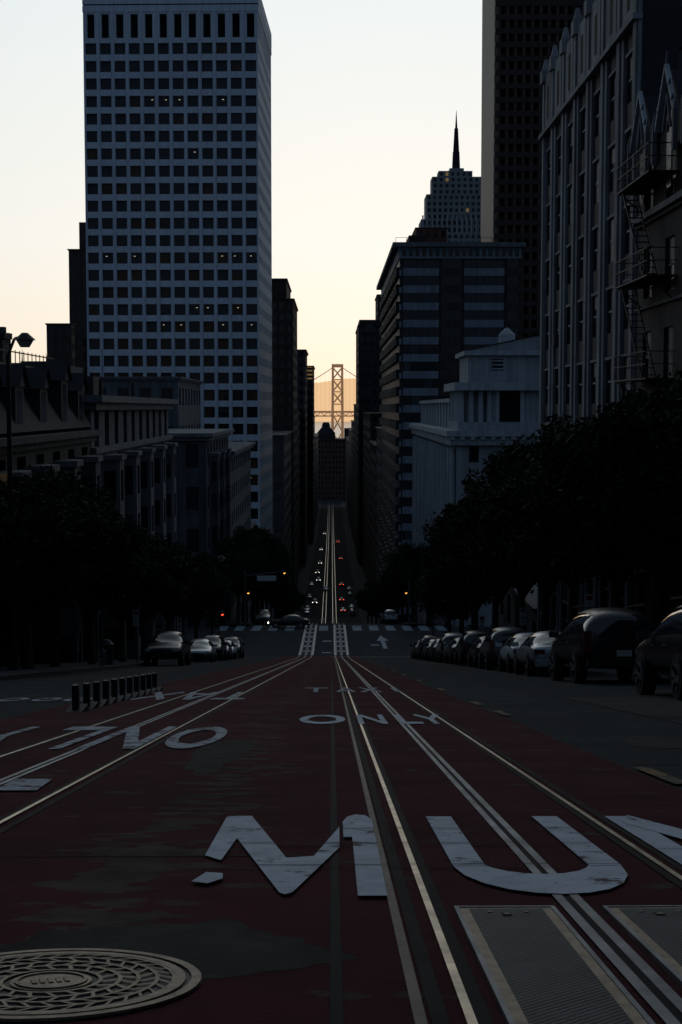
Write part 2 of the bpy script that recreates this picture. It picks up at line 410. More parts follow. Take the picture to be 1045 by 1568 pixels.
# manhole cover and vault hatches
def manhole():
    b = B(); r = .42
    b.cyl('frame', 'iron', (0,0,-.02), (0,0,1), r+.045, .06, 48)
    def ring(r0, r1, z, part='lattice', n=56):
        for i in range(n):
            a, c = 2*math.pi*i/n, 2*math.pi*(i+1)/n
            q = lambda rr, t, zz: (rr*math.cos(t), rr*math.sin(t), zz)
            b.poly(part, 'cast', [q(r0,a,z),q(r1,a,z),q(r1,c,z),q(r0,c,z)])
            b.poly(part, 'cast', [q(r1,a,z),q(r1,a,z-.02),q(r1,c,z-.02),q(r1,c,z)])
            b.poly(part, 'cast', [q(r0,a,z),q(r0,a,z-.02),q(r0,c,z-.02),q(r0,c,z)])
    ring(r+.012, r+.043, .018, 'rim'); ring(r-.035, r-.006, .0175)
    rs = [.145, .205, .262, .32, .372]
    for k, rr in enumerate(rs): ring(rr, rr+.013, .0165)
    for k in range(len(rs)):
        ra = rs[k]+.012; rb = rs[k+1] if k+1 < len(rs) else r-.034
        n = 18+k*6
        for i in range(n):
            t = 2*math.pi*(i+.5*(k % 2))/n+.12*math.sin(k*2.1); w = .0075
            d = Vector((math.cos(t+.0), math.sin(t), 0)); d2 = Vector((math.cos(t+.12*(-1)**k), math.sin(t+.12*(-1)**k), 0)); p = Vector((-d.y, d.x, 0))*w
            A, Bq = d*ra, d2*rb; z = Vector((0,0,.016))
            b.poly('lattice', 'cast', [tuple(A-p+z), tuple(A+p+z), tuple(Bq+p+z), tuple(Bq-p+z)])
    b.cyl('hub', 'cast', (0,0,.004), (0,0,1), .125, .022, 32)
    ring(.10, .112, .020, 'hub_ring')
    for i in range(5): b.box('hub_lettering', 'cast', -.06+i*.025, -.045+i*.025, -.03, .03, .0145, .019)
    return b
M['cast'] = mat('cast_iron', (.24,.20,.155), .42, metal=.75, var=.45, scale=14, bump=.4)
manhole().done('manhole_cover', matrix=on_road(-.79, 3.90, .3, .0) @ Matrix.Scale(.91, 4))
def hatch_mat():
    m = mat('tread_plate', (.045,.05,.056), .6, metal=.5, var=.4, scale=5)
    nt = m.node_tree; bs = nt.nodes['Principled BSDF']
    tc = nt.nodes.new('ShaderNodeTexCoord'); mp = nt.nodes.new('ShaderNodeMapping')
    mp.inputs['Rotation'].default_value = (0, 0, .785); nt.links.new(tc.outputs['Object'], mp.inputs['Vector'])
    ch = nt.nodes.new('ShaderNodeTexVoronoi'); ch.inputs['Scale'].default_value = 50; ch.inputs['Randomness'].default_value = 0
    nt.links.new(mp.outputs['Vector'], ch.inputs['Vector'])
    src = bs.inputs['Base Color'].links[0].from_socket
    rp = nt.nodes.new('ShaderNodeValToRGB'); rp.color_ramp.elements[0].position = .25; rp.color_ramp.elements[1].position = .5
    rp.color_ramp.elements[0].color = (1.7,1.7,1.7,1); rp.color_ramp.elements[1].color = (.4,.4,.4,1)
    nt.links.new(ch.outputs['Distance'], rp.inputs['Fac'])
    mx = nt.nodes.new('ShaderNodeMix'); mx.data_type = 'RGBA'; mx.blend_type = 'MULTIPLY'; mx.inputs['Factor'].default_value = 1
    nt.links.new(src, mx.inputs['A']); nt.links.new(rp.outputs['Color'], mx.inputs['B']); nt.links.new(mx.outputs['Result'], bs.inputs['Base Color'])
    bp = nt.nodes.new('ShaderNodeBump'); bp.inputs['Strength'].default_value = .9; bp.inputs['Distance'].default_value = .01; bp.invert = True
    nt.links.new(ch.outputs['Distance'], bp.inputs['Height']); nt.links.new(bp.outputs['Normal'], bs.inputs['Normal'])
    return m
M['tread'] = hatch_mat()
def hatch(x0, x1, y0, y1):
    b = B(); k = math.cos(slope(5)); L_ = (y1-y0)/k; W = x1-x0; t = .016
    b.box('plate', 'tread', .035, W-.035, .03, L_-.03, -.02, .018)
    b.box('plate_margin', 'cast', 0, W, 0, L_, -.02, .016)
    for (a, c, d, e) in ((-t, 0, -t, L_+t), (W, W+t, -t, L_+t), (0, W, -t, 0), (0, W, L_, L_+t)):
        b.box('frame', 'slotsteel', a, c, d, e, -.02, .020)
    b.box('handle', 'tar', W*.42, W*.52, L_-.18, L_-.12, .0182, .019)
    b.cyl('bolt', 'cast', (W*.47, L_-.15, .019), (0,0,1), .012, .008, 8)
    for px in (.1, W-.1):
        for py in (.1, L_-.1): b.cyl('bolt', 'cast', (px, py, .0185), (0,0,1), .009, .006, 8)
    b.done('vault_hatch', matrix=on_road(x0, y0))
hatch(.455, .785, 2.4, 4.98)
hatch(.99, 1.32, 2.4, 4.98)

# ------------------------------------------------------------ buildings
def simple_building(name, x0, x1, y0, y1, z1, wall, side, nxf, nzf, nxs, fx=.5, fz=.55, zbot=None, cornice=.5, cm=None, alt=.2, mull=False, dep=.3, hgt=None, warm=0, lit=0, glass='glass', fin=True, b=None):
    """side=+1: street facade faces +X (left of street); -1 faces -X"""
    b = b or B()
    zb = zbot if zbot is not None else ZR(y1)-1
    H = z1-zb
    b.facade((x0,y0,zb), (1,0,0), x1-x0, H, nxf, nzf, fx, fz, wall, glass, N=(0,-1,0), dep=dep, alt=alt, mull=mull, warm=warm, lit=lit)
    xs = x1 if side > 0 else x0
    b.facade((xs,y0,zb), (0,1,0), y1-y0, H, nxs, nzf, fx, fz, wall, glass, N=(side,0,0), dep=dep, alt=alt, mull=mull, warm=warm, lit=lit)
    xo = x0 if side > 0 else x1
    b.poly('walls', wall, [(xo,y0,zb),(xo,y1,zb),(xo,y1,z1),(xo,y0,z1)])
    b.poly('walls', wall, [(x0,y1,zb),(x1,y1,zb),(x1,y1,z1),(x0,y1,z1)])
    b.poly('roof', 'roof_dark', [(x0,y0,z1-.02),(x1,y0,z1-.02),(x1,y1,z1-.02),(x0,y1,z1-.02)])
    if cornice:
        c = cornice; t = max(.35, c*.8)
        b.box('cornice', cm or wall, x0-c, x1+c, y0-c, y1+c, z1-t*.4, z1+t*.25)
        b.box('cornice_frieze', cm or wall, x0-c*.5, x1+c*.5, y0-c*.5, y1+c*.5, z1-t*1.1, z1-t*.4)
    if fin: b.done(name)
    return b

# white grid tower
def tower():
    b = B(); ch = 4.05; top = 86.1; n = 36; zb = top-n*ch; W = 41; D = 42
    b.facade((-W,0,zb), (1,0,0), W, n*ch, 12, n, .76, .64, 'concrete_white', 'glass', N=(0,-1,0), dep=.8, alt=.14, warm=.10)
    b.facade((0,0,zb), (0,1,0), D, n*ch, 12, n, .50, .50, 'concrete_white', 'glass', N=(1,0,0), dep=.35, alt=.12)
    b.facade((-W,0,top), (1,0,0), W, 6.4, 12, 1, .52, .86, 'concrete_white', 'tar', N=(0,-1,0), dep=1.2, alt=0, pg='louvres', oz=0)
    b.facade((0,0,top), (0,1,0), D, 6.4, 12, 1, .48, .86, 'concrete_white', 'tar', N=(1,0,0), dep=.6, alt=0, pg='louvres')
    b.box('parapet', 'concrete_white', -W-.15, .15, -.15, D+.15, top+6.4, top+7.9)
    b.box('parapet_reveal', 'charcoal', -W+.1, -.1, .1, D-.1, top+7.9, top+8.2)
    b.box('parapet', 'concrete_white', -W-.15, .15, -.15, D+.15, top+8.2, top+11.8)
    b.poly('walls', 'concrete_white', [(-W,0,zb),(-W,D,zb),(-W,D,top+6.4),(-W,0,top+6.4)])
    b.poly('walls', 'concrete_white', [(-W,D,zb),(0,D,zb),(0,D,top+6.4),(-W,D,top+6.4)])
    for i in range(13):   # vertical piers a little proud
        x = -W+i*W/12
        b.box('piers', 'concrete_white', max(x-.24, -W), min(x+.24, 0), -.22, 0.0-.004, zb, top+6.4)
    for j in range(12, 27):   # warm reflections painted as brown panels just before the glass
        for i in range(12):
            if R.random() < (.5 if j > 17 else .15):
                x = -W+(i+.5)*W/12; z = zb+(n-j-.5)*ch
                b.box('painted_reflections', 'glass_w', x-1.25, x+R.uniform(-.3,1.25), .74, .79, z-1.2, z+R.uniform(.2,1.2))
    for j in (4, 7, 16, 17, 26, 30, 33, 13):
        for i in range(12):
            if R.random() < .30:
                x = -W+(i+R.uniform(.3,.7))*W/12; z = zb+(n-j+.62)*ch
                b.box('ceiling_lights', 'lamp_spot', x-.2, x+.2, .70, .76, z-.05, z+.05)
    b.done('white_office_tower', loc=(-17.2, 340, 0), rot=(0,0,math.radians(-1.8)))
tower()

# left side --------------------------------------------------------
def bay(b, xw, y, side, z0, z1, nz, dep, hw, wall):
    """three-sided bay window"""
    H = z1-z0; xo = xw+side*dep; i = hw*.55
    b.facade((xo, y-i, z0), (0,1,0), 2*i, H, 1, nz, .62, .6, wall, N=(side,0,0), dep=.12, mull=False, wpart='bay_walls')
    d1 = Vector((side*dep, hw-i, 0)); L_ = d1.length
    b.facade((xw, y-hw, z0), d1, L_, H, 1, nz, .6, .6, wall, N=(side*(hw-i)/L_, -dep/L_, 0), dep=.1, wpart='bay_walls')
    d2 = Vector((-side*dep, hw-i, 0))
    b.facade((xo, y+i, z0), d2, L_, H, 1, nz, .6, .6, wall, N=(side*(hw-i)/L_, dep/L_, 0), dep=.1, wpart='bay_walls')
    P = [(xw, y-hw-.15), (xo+side*.15, y-i-.1), (xo+side*.15, y+i+.1), (xw, y+hw+.15)]
    for z, t in ((z1, .3), (z0-.25, .25)):
        b.poly('bay_trim', 'stone_trim', [(p[0], p[1], z+t) for p in P]); b.poly('bay_trim', 'stone_trim', [(p[0], p[1], z) for p in P])
        for p, q in zip(P[:-1], P[1:]): b.poly('bay_trim', 'stone_trim', [(p[0],p[1],z),(q[0],q[1],z),(q[0],q[1],z+t),(p[0],p[1],z+t)])
def victorian():
    x0, x1, y0, y1 = -30, -14.2, 34, 84
    z1 = -1.4
    b = simple_building('', x0, x1, y0, y1, z1, 'charcoal', 1, 5, 4, 12, .45, .6, zbot=-18.2, cornice=.6, cm='stone_grey', mull=True, fin=False)
    zt = 2.2; ins = 1.6
    b.poly('mansard_roof', 'roof_dark', [(x1+.1,y0,z1+.3),(x1+.1,y1,z1+.3),(x1-ins,y1-ins,zt),(x1-ins,y0+ins,zt)])
    b.poly('mansard_roof', 'roof_dark', [(x0,y0,z1+.3),(x1+.1,y0,z1+.3),(x1-ins,y0+ins,zt),(x0,y0+ins,zt)])
    b.poly('mansard_roof', 'roof_dark', [(x0,y1,z1+.3),(x1+.1,y1,z1+.3),(x1-ins,y1-ins,zt),(x0,y1-ins,zt)])
    b.poly('mansard_roof', 'roof_dark', [(x0,y0+ins,zt),(x1-ins,y0+ins,zt),(x1-ins,y1-ins,zt),(x0,y1-ins,zt)])
    for y in (50, 55, 60, 65.5, 71, 76.5, 81.5):
        h = 2.4 if y not in (55, 76.5) else 2.9
        w = .9
        b.box('dormers', 'charcoal', x1-2.2, x1-.1, y-w, y+w, z1+.3, z1+h)
        b.poly('dormer_windows', 'glass', [(x1-.09,y-w*.6,z1+.6),(x1-.09,y+w*.6,z1+.6),(x1-.09,y+w*.6,z1+h-.2),(x1-.09,y-w*.6,z1+h-.2)])
        for ya, yb in ((y-w-.2, y), (y+w+.2, y)):
            b.poly('dormer_roofs', 'roof_dark', [(x1+.15,ya,z1+h-.05),(x1+.15,yb,z1+h+1.0),(x1-2.4,yb,z1+h+1.0),(x1-2.4,ya,z1+h-.05)])
        b.poly('dormer_gables', 'stone_grey', [(x1+.0,y-w-.1,z1+h-.02),(x1+.0,y+w+.1,z1+h-.02),(x1+.0,y,z1+h+.9)])
        b.beam('finials', 'iron', (x1+.05,y,z1+h+.8), (x1+.05,y,z1+h+1.7), .05, .01)
    for (x, y) in ((-17.5, 58), (-18, 73), (-19, 81)):
        b.box('chimneys', 'brick_dark', x-.6, x+.6, y-.8, y+.8, 1.5, 3.9)
        b.box('chimneys', 'brick_dark', x-.75, x+.75, y-.95, y+.95, 3.9, 4.2)
    b.beam('ridge_railing', 'iron', (x1-1.7, 45, 2.8), (x1-1.7, 82, 2.8), .04)
    for y in range(45, 83, 1): b.beam('ridge_railing', 'iron', (x1-1.7, y, 2.2), (x1-1.7, y, 2.9), .03)
    for y in (48, 54.5, 61, 67.5, 74, 80.5):
        bay(b, x1, y, 1, -15, -3.0, 3, 1.0, 1.5, 'stone_grey')
    b.box('poster', 'poster_y', x1+1.12, x1+1.16, 55.2, 57.6, -4.6, -2.6)
    b.box('poster_figure', 'poster_d', x1+1.165, x1+1.18, 55.7, 56.7, -4.5, -2.9)
    b.done('victorian_hotel_building')
victorian()

b = simple_building('', -32, -14.2, 84.2, 124, .6, 'stone_light', 1, 5, 6, 10, .42, .6, zbot=-23, cornice=.8, cm='stone_trim', fin=False)
for y in (89, 96.5, 104, 111.5, 119): bay(b, -14.2, y, 1, -19.5, -3.2, 5, 1.1, 1.7, 'stone_light')
b.box('belt_course', 'stone_trim', -32.2, -13.85, 84.0, 124.2, -2.7, -2.35)
b.box('roof_penthouse', 'stone_grey', -26, -18, 92, 104, .6, 2.9)
b.box('water_tank', 'charcoal', -20, -18, 108, 111, .6, 2.4)
for y in (88, 99, 115): b.beam('vent_pipe', 'iron', (-16,y,.6), (-16,y,2.0), .15, .12, 8)
b.beam('antenna', 'iron', (-17,106,.6), (-17,106,4.4), .05, .02)
b.done('apartment_building')
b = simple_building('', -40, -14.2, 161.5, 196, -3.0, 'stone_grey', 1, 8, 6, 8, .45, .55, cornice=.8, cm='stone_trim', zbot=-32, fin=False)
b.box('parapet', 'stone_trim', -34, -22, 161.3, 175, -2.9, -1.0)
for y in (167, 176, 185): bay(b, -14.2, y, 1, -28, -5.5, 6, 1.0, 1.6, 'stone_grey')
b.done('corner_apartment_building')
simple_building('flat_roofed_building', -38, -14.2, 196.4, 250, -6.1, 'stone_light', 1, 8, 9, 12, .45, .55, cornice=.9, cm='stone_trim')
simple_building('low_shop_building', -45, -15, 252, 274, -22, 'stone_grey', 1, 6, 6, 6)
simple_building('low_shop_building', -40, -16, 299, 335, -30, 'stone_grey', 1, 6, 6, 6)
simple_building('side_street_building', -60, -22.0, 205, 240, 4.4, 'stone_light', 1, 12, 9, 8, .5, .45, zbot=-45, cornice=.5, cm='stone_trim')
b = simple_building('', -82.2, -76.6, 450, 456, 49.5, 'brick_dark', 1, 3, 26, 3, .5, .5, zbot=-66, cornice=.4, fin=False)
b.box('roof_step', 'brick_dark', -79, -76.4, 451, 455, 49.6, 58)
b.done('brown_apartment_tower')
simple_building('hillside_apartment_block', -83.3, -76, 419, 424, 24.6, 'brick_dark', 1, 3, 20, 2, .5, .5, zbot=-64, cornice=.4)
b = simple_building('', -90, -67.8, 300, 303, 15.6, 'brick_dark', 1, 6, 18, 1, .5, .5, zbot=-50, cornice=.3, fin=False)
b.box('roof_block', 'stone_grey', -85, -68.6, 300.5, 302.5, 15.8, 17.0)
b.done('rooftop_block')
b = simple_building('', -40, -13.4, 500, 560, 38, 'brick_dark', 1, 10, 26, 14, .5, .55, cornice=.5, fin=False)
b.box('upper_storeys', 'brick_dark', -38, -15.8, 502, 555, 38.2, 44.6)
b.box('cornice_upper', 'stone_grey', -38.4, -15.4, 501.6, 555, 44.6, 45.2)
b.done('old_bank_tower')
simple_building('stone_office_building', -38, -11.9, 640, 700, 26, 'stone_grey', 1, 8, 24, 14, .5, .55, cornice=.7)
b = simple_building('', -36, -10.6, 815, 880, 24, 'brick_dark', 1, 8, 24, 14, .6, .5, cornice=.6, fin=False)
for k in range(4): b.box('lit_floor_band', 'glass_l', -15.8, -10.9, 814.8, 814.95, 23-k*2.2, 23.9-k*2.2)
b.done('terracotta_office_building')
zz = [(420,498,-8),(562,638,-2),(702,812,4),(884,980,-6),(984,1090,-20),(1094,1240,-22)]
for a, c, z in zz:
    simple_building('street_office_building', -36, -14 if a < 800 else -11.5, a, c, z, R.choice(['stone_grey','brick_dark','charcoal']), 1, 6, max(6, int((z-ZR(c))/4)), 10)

# right side -------------------------------------------------------
def stone_hotel():
    x0, y0, y1, z1 = 13.7, 64, 92.3, 20.2
    b = B(); zb = -17.6; nz = 11; H = z1-zb; X1 = 40; nb = 7
    b.facade((x0,y0,zb), (0,1,0), y1-y0, H, nb, nz, .46, .62, 'charcoal', 'glass', N=(-1,0,0), dep=.08, mull=True, alt=.3, mm='temple_trim')
    b.facade((x0,y0,zb), (1,0,0), X1-x0, H, 6, nz, .25, .5, 'charcoal', 'glass', N=(0,-1,0), dep=.3, alt=.2)
    b.poly('walls', 'stone_hotel', [(x0,y1,zb),(X1,y1,zb),(X1,y1,z1),(x0,y1,z1)])
    b.poly('roof', 'roof_dark', [(x0,y0,z1),(X1,y0,z1),(X1,y1,z1),(x0,y1,z1)])
    cw = (y1-y0)/nb
    for i in range(nb+1):
        y = y0+i*cw; ya = max(y-.85, y0-.02); yb = min(y+.85, y1+.02)
        b.box('piers', 'stone_hotel', x0-.16, x0-.003, ya, yb, zb, z1+.3)
        b.box('pier_shafts', 'stone_hotel', x0-.26, x0-.165, (ya+yb)/2-.3, (ya+yb)/2+.3, zb, z1+.9)
        b.box('pier_finial', 'stone_hotel', x0-.4, x0+.5, (ya+yb)/2-.45, (ya+yb)/2+.45, z1+.3, z1+1.1)
        b.beam('pier_finial', 'stone_hotel', (x0-.1,(ya+yb)/2,z1+1.1), (x0-.1,(ya+yb)/2,z1+1.8), .35, .12)
        if i < nb:
            b.box('blind_gable', 'stone_hotel', x0-.2, x0-.005, y+cw*.22, y+cw*.78, z1-2.7, z1+.6)
            b.box('gable_slit', 'tar', x0-.215, x0-.205, y+cw*.42, y+cw*.58, z1-2.2, z1-.2)
            for j in range(nz-1):
                z = zb+(j+1)*H/nz
                b.box('sill', 'stone_hotel', x0-.10, x0-.005, y+cw*.25, y+cw*.75, z-.65, z-.52)
                if R.random() < .12: b.box('window_air_conditioner', 'stone_grey', x0-.35, x0-.006, y+cw*.38, y+cw*.62, z+.75, z+1.15)
    b.box('cornice', 'stone_hotel', x0-.45, x0, y0-.1, y1+.3, z1-3.1, z1-2.85)
    b.done('stone_hotel')
stone_hotel()

def gothic():
    b = B(); x0, y0, y1 = 13.6, 28, 63.6; zb = -14; z1 = 11.2; X1 = 34; nz = 7; ch = (z1-zb)/nz
    b.facade((x0,y0,zb), (0,1,0), y1-y0, z1-zb, 9, nz, .42, .6, 'brick_dark', 'glass', N=(-1,0,0), dep=.15, mull=True, alt=.3)
    b.facade((x0,y0,zb), (1,0,0), X1-x0, z1-zb, 6, nz, .4, .55, 'brick_dark', 'glass', N=(0,-1,0), dep=.3)
    b.poly('walls', 'brick_dark', [(x0,y1,zb),(X1,y1,zb),(X1,y1,z1),(x0,y1,z1)])
    b.poly('roof', 'roof_dark', [(x0,y0,z1),(X1,y0,z1),(X1,y1,z1),(x0,y1,z1)])
    for y in (61.4, 56.6, 51.8, 47, 41.6):
        w = 1.5; ap = z1+2.0
        b.poly('gable_wall', 'brick_dark', [(x0-.3,y-w,z1-1),(x0-.3,y+w,z1-1),(x0-.3,y+w,z1+.2),(x0-.3,y,ap),(x0-.3,y-w,z1+.2)])
        b.poly('gable_roof', 'roof_dark', [(x0-.3,y-w,z1+.2),(x0-.3,y,ap),(x0+4,y,ap),(x0+4,y-w,z1+.2)])
        b.poly('gable_roof', 'roof_dark', [(x0-.3,y+w,z1+.2),(x0-.3,y,ap),(x0+4,y,ap),(x0+4,y+w,z1+.2)])
        for s in (-1, 1):
            b.beam('gable_coping', 'temple_trim', (x0-.5,y+s*(w+.15),z1-.1), (x0-.5,y,ap+.15), .12)
            b.beam('pinnacle', 'stone_trim', (x0-.55,y+s*(w+.25),z1-1.4), (x0-.55,y+s*(w+.25),z1+.1), .13)
            b.beam('pinnacle', 'stone_trim', (x0-.55,y+s*(w+.25),z1+.1), (x0-.55,y+s*(w+.25),z1+.7), .15, .02)
            for k in (.3,.6): b.beam('crockets', 'stone_trim', (x0-.55,y+s*(w+.15)*(1-k),z1-.1+(ap+.3-z1)*k), (x0-.55,y+s*(w+.3)*(1-k)+s*.12,z1+.1+(ap+.3-z1)*k), .08, .03)
        b.beam('finial', 'stone_trim', (x0-.5,y,ap+.1), (x0-.5,y,ap+.7), .09, .03)
        b.box('gable_window', 'glass', x0-.36, x0-.31, y-.4, y+.4, z1-2.6, z1+.4)
        b.beam('hood_mould', 'stone_trim', (x0-.45,y-.6,z1-.3), (x0-.45,y,z1+1.1), .07); b.beam('hood_mould', 'stone_trim', (x0-.45,y+.6,z1-.3), (x0-.45,y,z1+1.1), .07)
    b.box('string_course', 'stone_trim', x0-.35, x0-.01, y0, y1, z1-3.2, z1-2.95)
    for j in range(2, 7): b.box('sill_course', 'stone_grey', x0-.15, x0-.01, y0, y1, zb+j*ch+.25, zb+j*ch+.38)
    for j in range(1, 6):
        z = 9.3-(j-1)*4.05; ya, yb = 56.4, 62.6; xo = x0-1.2
        b.box('fire_escape_platform', 'iron', xo, x0-.02, ya, yb, z-.06, z)
        for h in (.55, 1.05):
            b.beam('fire_escape_rail', 'iron', (xo,ya,z+h), (xo,yb,z+h), .025)
            for yy in (ya, yb): b.beam('fire_escape_rail', 'iron', (xo,yy,z+h), (x0,yy,z+h), .025)
        n = 12
        for k in range(n+1): b.beam('fire_escape_rail', 'iron', (xo,ya+(yb-ya)*k/n,z), (xo,ya+(yb-ya)*k/n,z+1.05), .014)
        for yy in (ya+.3, yb-.3): b.beam('fire_escape_bracket', 'iron', (xo+.05,yy,z-.05), (x0,yy,z-1.0), .04)
        if j < 5:
            for xx in (xo+.15, xo+.7):
                b.beam('fire_escape_stair', 'iron', (xx,yb-.5,z), (xx,ya+1.2,z-4.05), .04)
            for k in range(14):
                t = (k+.5)/14; yy = yb-.5+(ya+1.7-yb)*t; zk = z-4.05*t
                b.box('fire_escape_stair', 'iron', xo+.15, xo+.7, yy-.1, yy+.1, zk-.015, zk+.015)
    b.done('gothic_apartment_building')
gothic()
simple_building('low_garden_building', 14, 34, 95, 123, -13.5, 'stone_grey', -1, 5, 2, 6, .4, .5, zbot=-23)
# the blocks around and behind the camera position
simple_building('corner_hotel_building', -40, -14.5, -58, 31, 24, 'stone_grey', 1, 6, 9, 18, .45, .55, zbot=-9, cornice=.8, cm='stone_trim')
simple_building('corner_club_building', 13.9, 40, -58, 26, 22, 'brick_dark', -1, 6, 9, 18, .45, .55, zbot=-8, cornice=.8, cm='stone_trim')

def temple():
    b = B(); w = 'temple'; t = 'temple_trim'
    y0, y1 = 161.5, 238; x0, x1 = 14.2, 42
    zb = -40
    b.facade((x0,y0,zb), (1,0,0), x1-x0, 36.8, 7, 9, .28, .45, w, N=(0,-1,0), dep=.4)
    b.facade((x0,y0,zb), (0,1,0), y1-y0, 36.8, 16, 9, .3, .5, w, N=(-1,0,0), dep=.5)
    b.poly('walls', w, [(x1,y0,zb),(x1,y1,zb),(x1,y1,-3.2),(x1,y0,-3.2)])
    b.poly('walls', w, [(x0,y1,zb),(x1,y1,zb),(x1,y1,-3.2),(x0,y1,-3.2)])
    for k in range(17):
        y = y0+.9+k*(y1-y0-1.8)/16
        b.beam('pilasters', t, (x0-.35,y,-26), (x0-.35,y,-4.6), .42, .36, 10)
    b.box('cornice', t, x0-1.2, x1+1, y0-1.1, y1+1.1, -3.2, -2.55)
    b.box('cornice_bed', w, x0-.8, x1+.6, y0-.7, y1+.7, -4.2, -3.2)
    for k in range(24): b.box('dentils', t, x0-.8+k*1.15, x0-.3+k*1.15, y0-1.0, y0-.705, -3.55, -3.205)
    b.box('belt_course', t, x0-.5, x1+.3, y0-.4, y1+.4, -13.5, -13)
    b.box('attic', w, x0+.8, x1-2, 177, y1-1, -2.6, .7)
    b.box('attic_cornice', t, x0+.4, x1-1.6, 176.6, y1-.6, .7, 1.2)
    for k in range(12): b.box('attic_pilasters', t, x0+.6, x0+.79, 180+k*5, 181+k*5, -2.55, .7)
    px0, px1, py0, py1 = x0+.2, 40, y0+.4, 176
    b.box('pavilion_base', w, px0, px1, py0, py1, -2.55, -1.6)
    b.box('pavilion_core', w, px0+3.9, px1, py0+.5, py1-.2, -1.6, 2.0)
    b.box('pavilion_core', w, px0+.7, px0+3.9, py0+2.2, py1-.4, -1.6, 2.0)
    for x in (px0+.4, px0+1.5, px0+2.6, px0+3.6): b.beam('columns', t, (x,py0+.5,-1.6), (x,py0+.5,2.0), .30, .26, 12)
    for k in range(1, 9): b.beam('columns', t, (px0+.4,py0+.5+k*1.55,-1.6), (px0+.4,py0+.5+k*1.55,2.0), .30, .26, 12)
    b.box('recess_window', 'tar', 19.1, 21.5, py0+.42, py0+.49, -1.55, 2.0)
    b.box('window_surround', t, 18.7, 19.1, py0+.3, py0+.49, -1.6, 2.0); b.box('window_surround', t, 21.5, 21.9, py0+.3, py0+.49, -1.6, 2.0)
    b.box('pavilion_cornice', t, px0-.5, px1, py0-.5, py1+.5, 2.0, 2.9)
    qx0, qx1, qy0, qy1 = 15.6, 33, y0+1.6, 174
    b.box('upper_block', w, qx0, qx1, qy0, qy1, 2.9, 6.0)
    b.box('upper_cornice', t, qx0-.5, qx1+.5, qy0-.5, qy1+.5, 6.0, 6.5)
    xa = (qx0+qx1)/2
    b.poly('pediment', w, [(qx0-.3,qy0-.3,6.5),(qx1+.3,qy0-.3,6.5),(xa,qy0-.3,8.3)])
    b.poly('pediment_roof', t, [(qx0-.5,qy0-.5,6.55),(xa,qy0-.5,8.5),(xa,qy1,8.5),(qx0-.5,qy1,6.55)])
    b.poly('pediment_roof', t, [(qx1+.5,qy0-.5,6.55),(xa,qy0-.5,8.5),(xa,qy1,8.5),(qx1+.5,qy1,6.55)])
    b.box('louvre', 'charcoal', 18.3, 19.6, qy0-.06, qy0-.01, 4.3, 5.6)
    for k in range(3): b.box('louvre_slats', t, 18.2, 19.7, qy0-.1, qy0-.062, 4.4+k*.45, 4.55+k*.45)
    b.beam('cupola', t, (20.6,168,7.2), (20.6,168,8.6), .95, .95, 14); b.beam('cupola', t, (20.6,168,8.6), (20.6,168,9.4), .95, .15, 14)
    b.done('classical_temple_building')
temple()

def striped_office():
    b = B(); x0, x1, y0, y1 = 14.3, 39.4, 299, 405; zt = 31.0; ch = 3.55; n = 24
    zb = zt-n*ch
    b.box('core', 'charcoal', x0, x1, y0, y1, zb, zt)
    def band(xa, xb):
        b.box('ribbon_glass', 'glass', xa, xb, y0-.04, y0-.005, zb, zt-.2)
        for j in range(n):
            z = zb+j*ch
            b.box('spandrel_bands', 'spandrel', xa, xb, y0-.35, y0-.045, z, z+1.55)
            if R.random() < .5:
                xw = R.uniform(xa, xb-1.5); b.box('window_blinds', 'glass_b', xw, xw+1.4, y0-.1, y0-.045, z+1.56, z+ch-.1)
        k = xa
        while k < xb:
            b.box('mullions', 'charcoal', k, k+.08, y0-.12, y0-.046, zb, zt-.2); k += 1.35
    band(14.9, 22.4); band(27.6, 36.0)
    for (xa, xb) in ((22.6, 27.4), (36.3, 39.3)):
        for j in range(n):
            b.box('dark_bays', 'brick_dark', xa, xb, y0-.5, y0-.01, zb+j*ch, zb+j*ch+1.6)
            b.box('dark_bays_glass', 'glass', xa+.3, xb-.3, y0-.2, y0-.01, zb+j*ch+1.601, zb+j*ch+ch-.001)
    for j in range(n):
        z = zb+j*ch
        b.box('street_glass', 'glass_b', x0-.05, x0-.005, y0+1, y1-1, z+1.5, z+ch)
        for k in range(10):
            y = y0+1+k*10.4; b.box('street_bays', 'charcoal', x0-.8, x0-.06, y, y+7, z, z+1.9)
        b.box('corner_fins', 'spandrel', x0-.2, x0+.3, y0-.6, y0-.36, z, z+1.2)
    b.box('top_frieze', 'spandrel', x0-.3, x1, y0-.7, y1, zt, zt+2.3)
    for k in range(18): b.box('top_panels', 'glass', x0+.4+k*1.38, x0+1.2+k*1.38, y0-.76, y0-.71, zt+.4, zt+1.9)
    b.box('roof_overhang', 'stone_trim', x0-1.6, x1+.8, y0-2.0, y1+1, zt+2.3, zt+3.2)
    b.box('penthouse', 'charcoal', x0+2, x0+5.5, 303, 330, zt+3.2, zt+5.3)
    b.box('penthouse', 'charcoal', x0+9, x1-3, 310, 390, zt+3.2, zt+4.4)
    for k in range(12): b.beam('roof_railing', 'iron', (x0-1+k*2.2,297.6,zt+3.2), (x0-1+k*2.2,297.6,zt+4.2), .06)
    b.beam('roof_railing', 'iron', (x0-1,297.6,zt+4.2), (x1,297.6,zt+4.2), .05)
    b.done('striped_office_building')
striped_office()

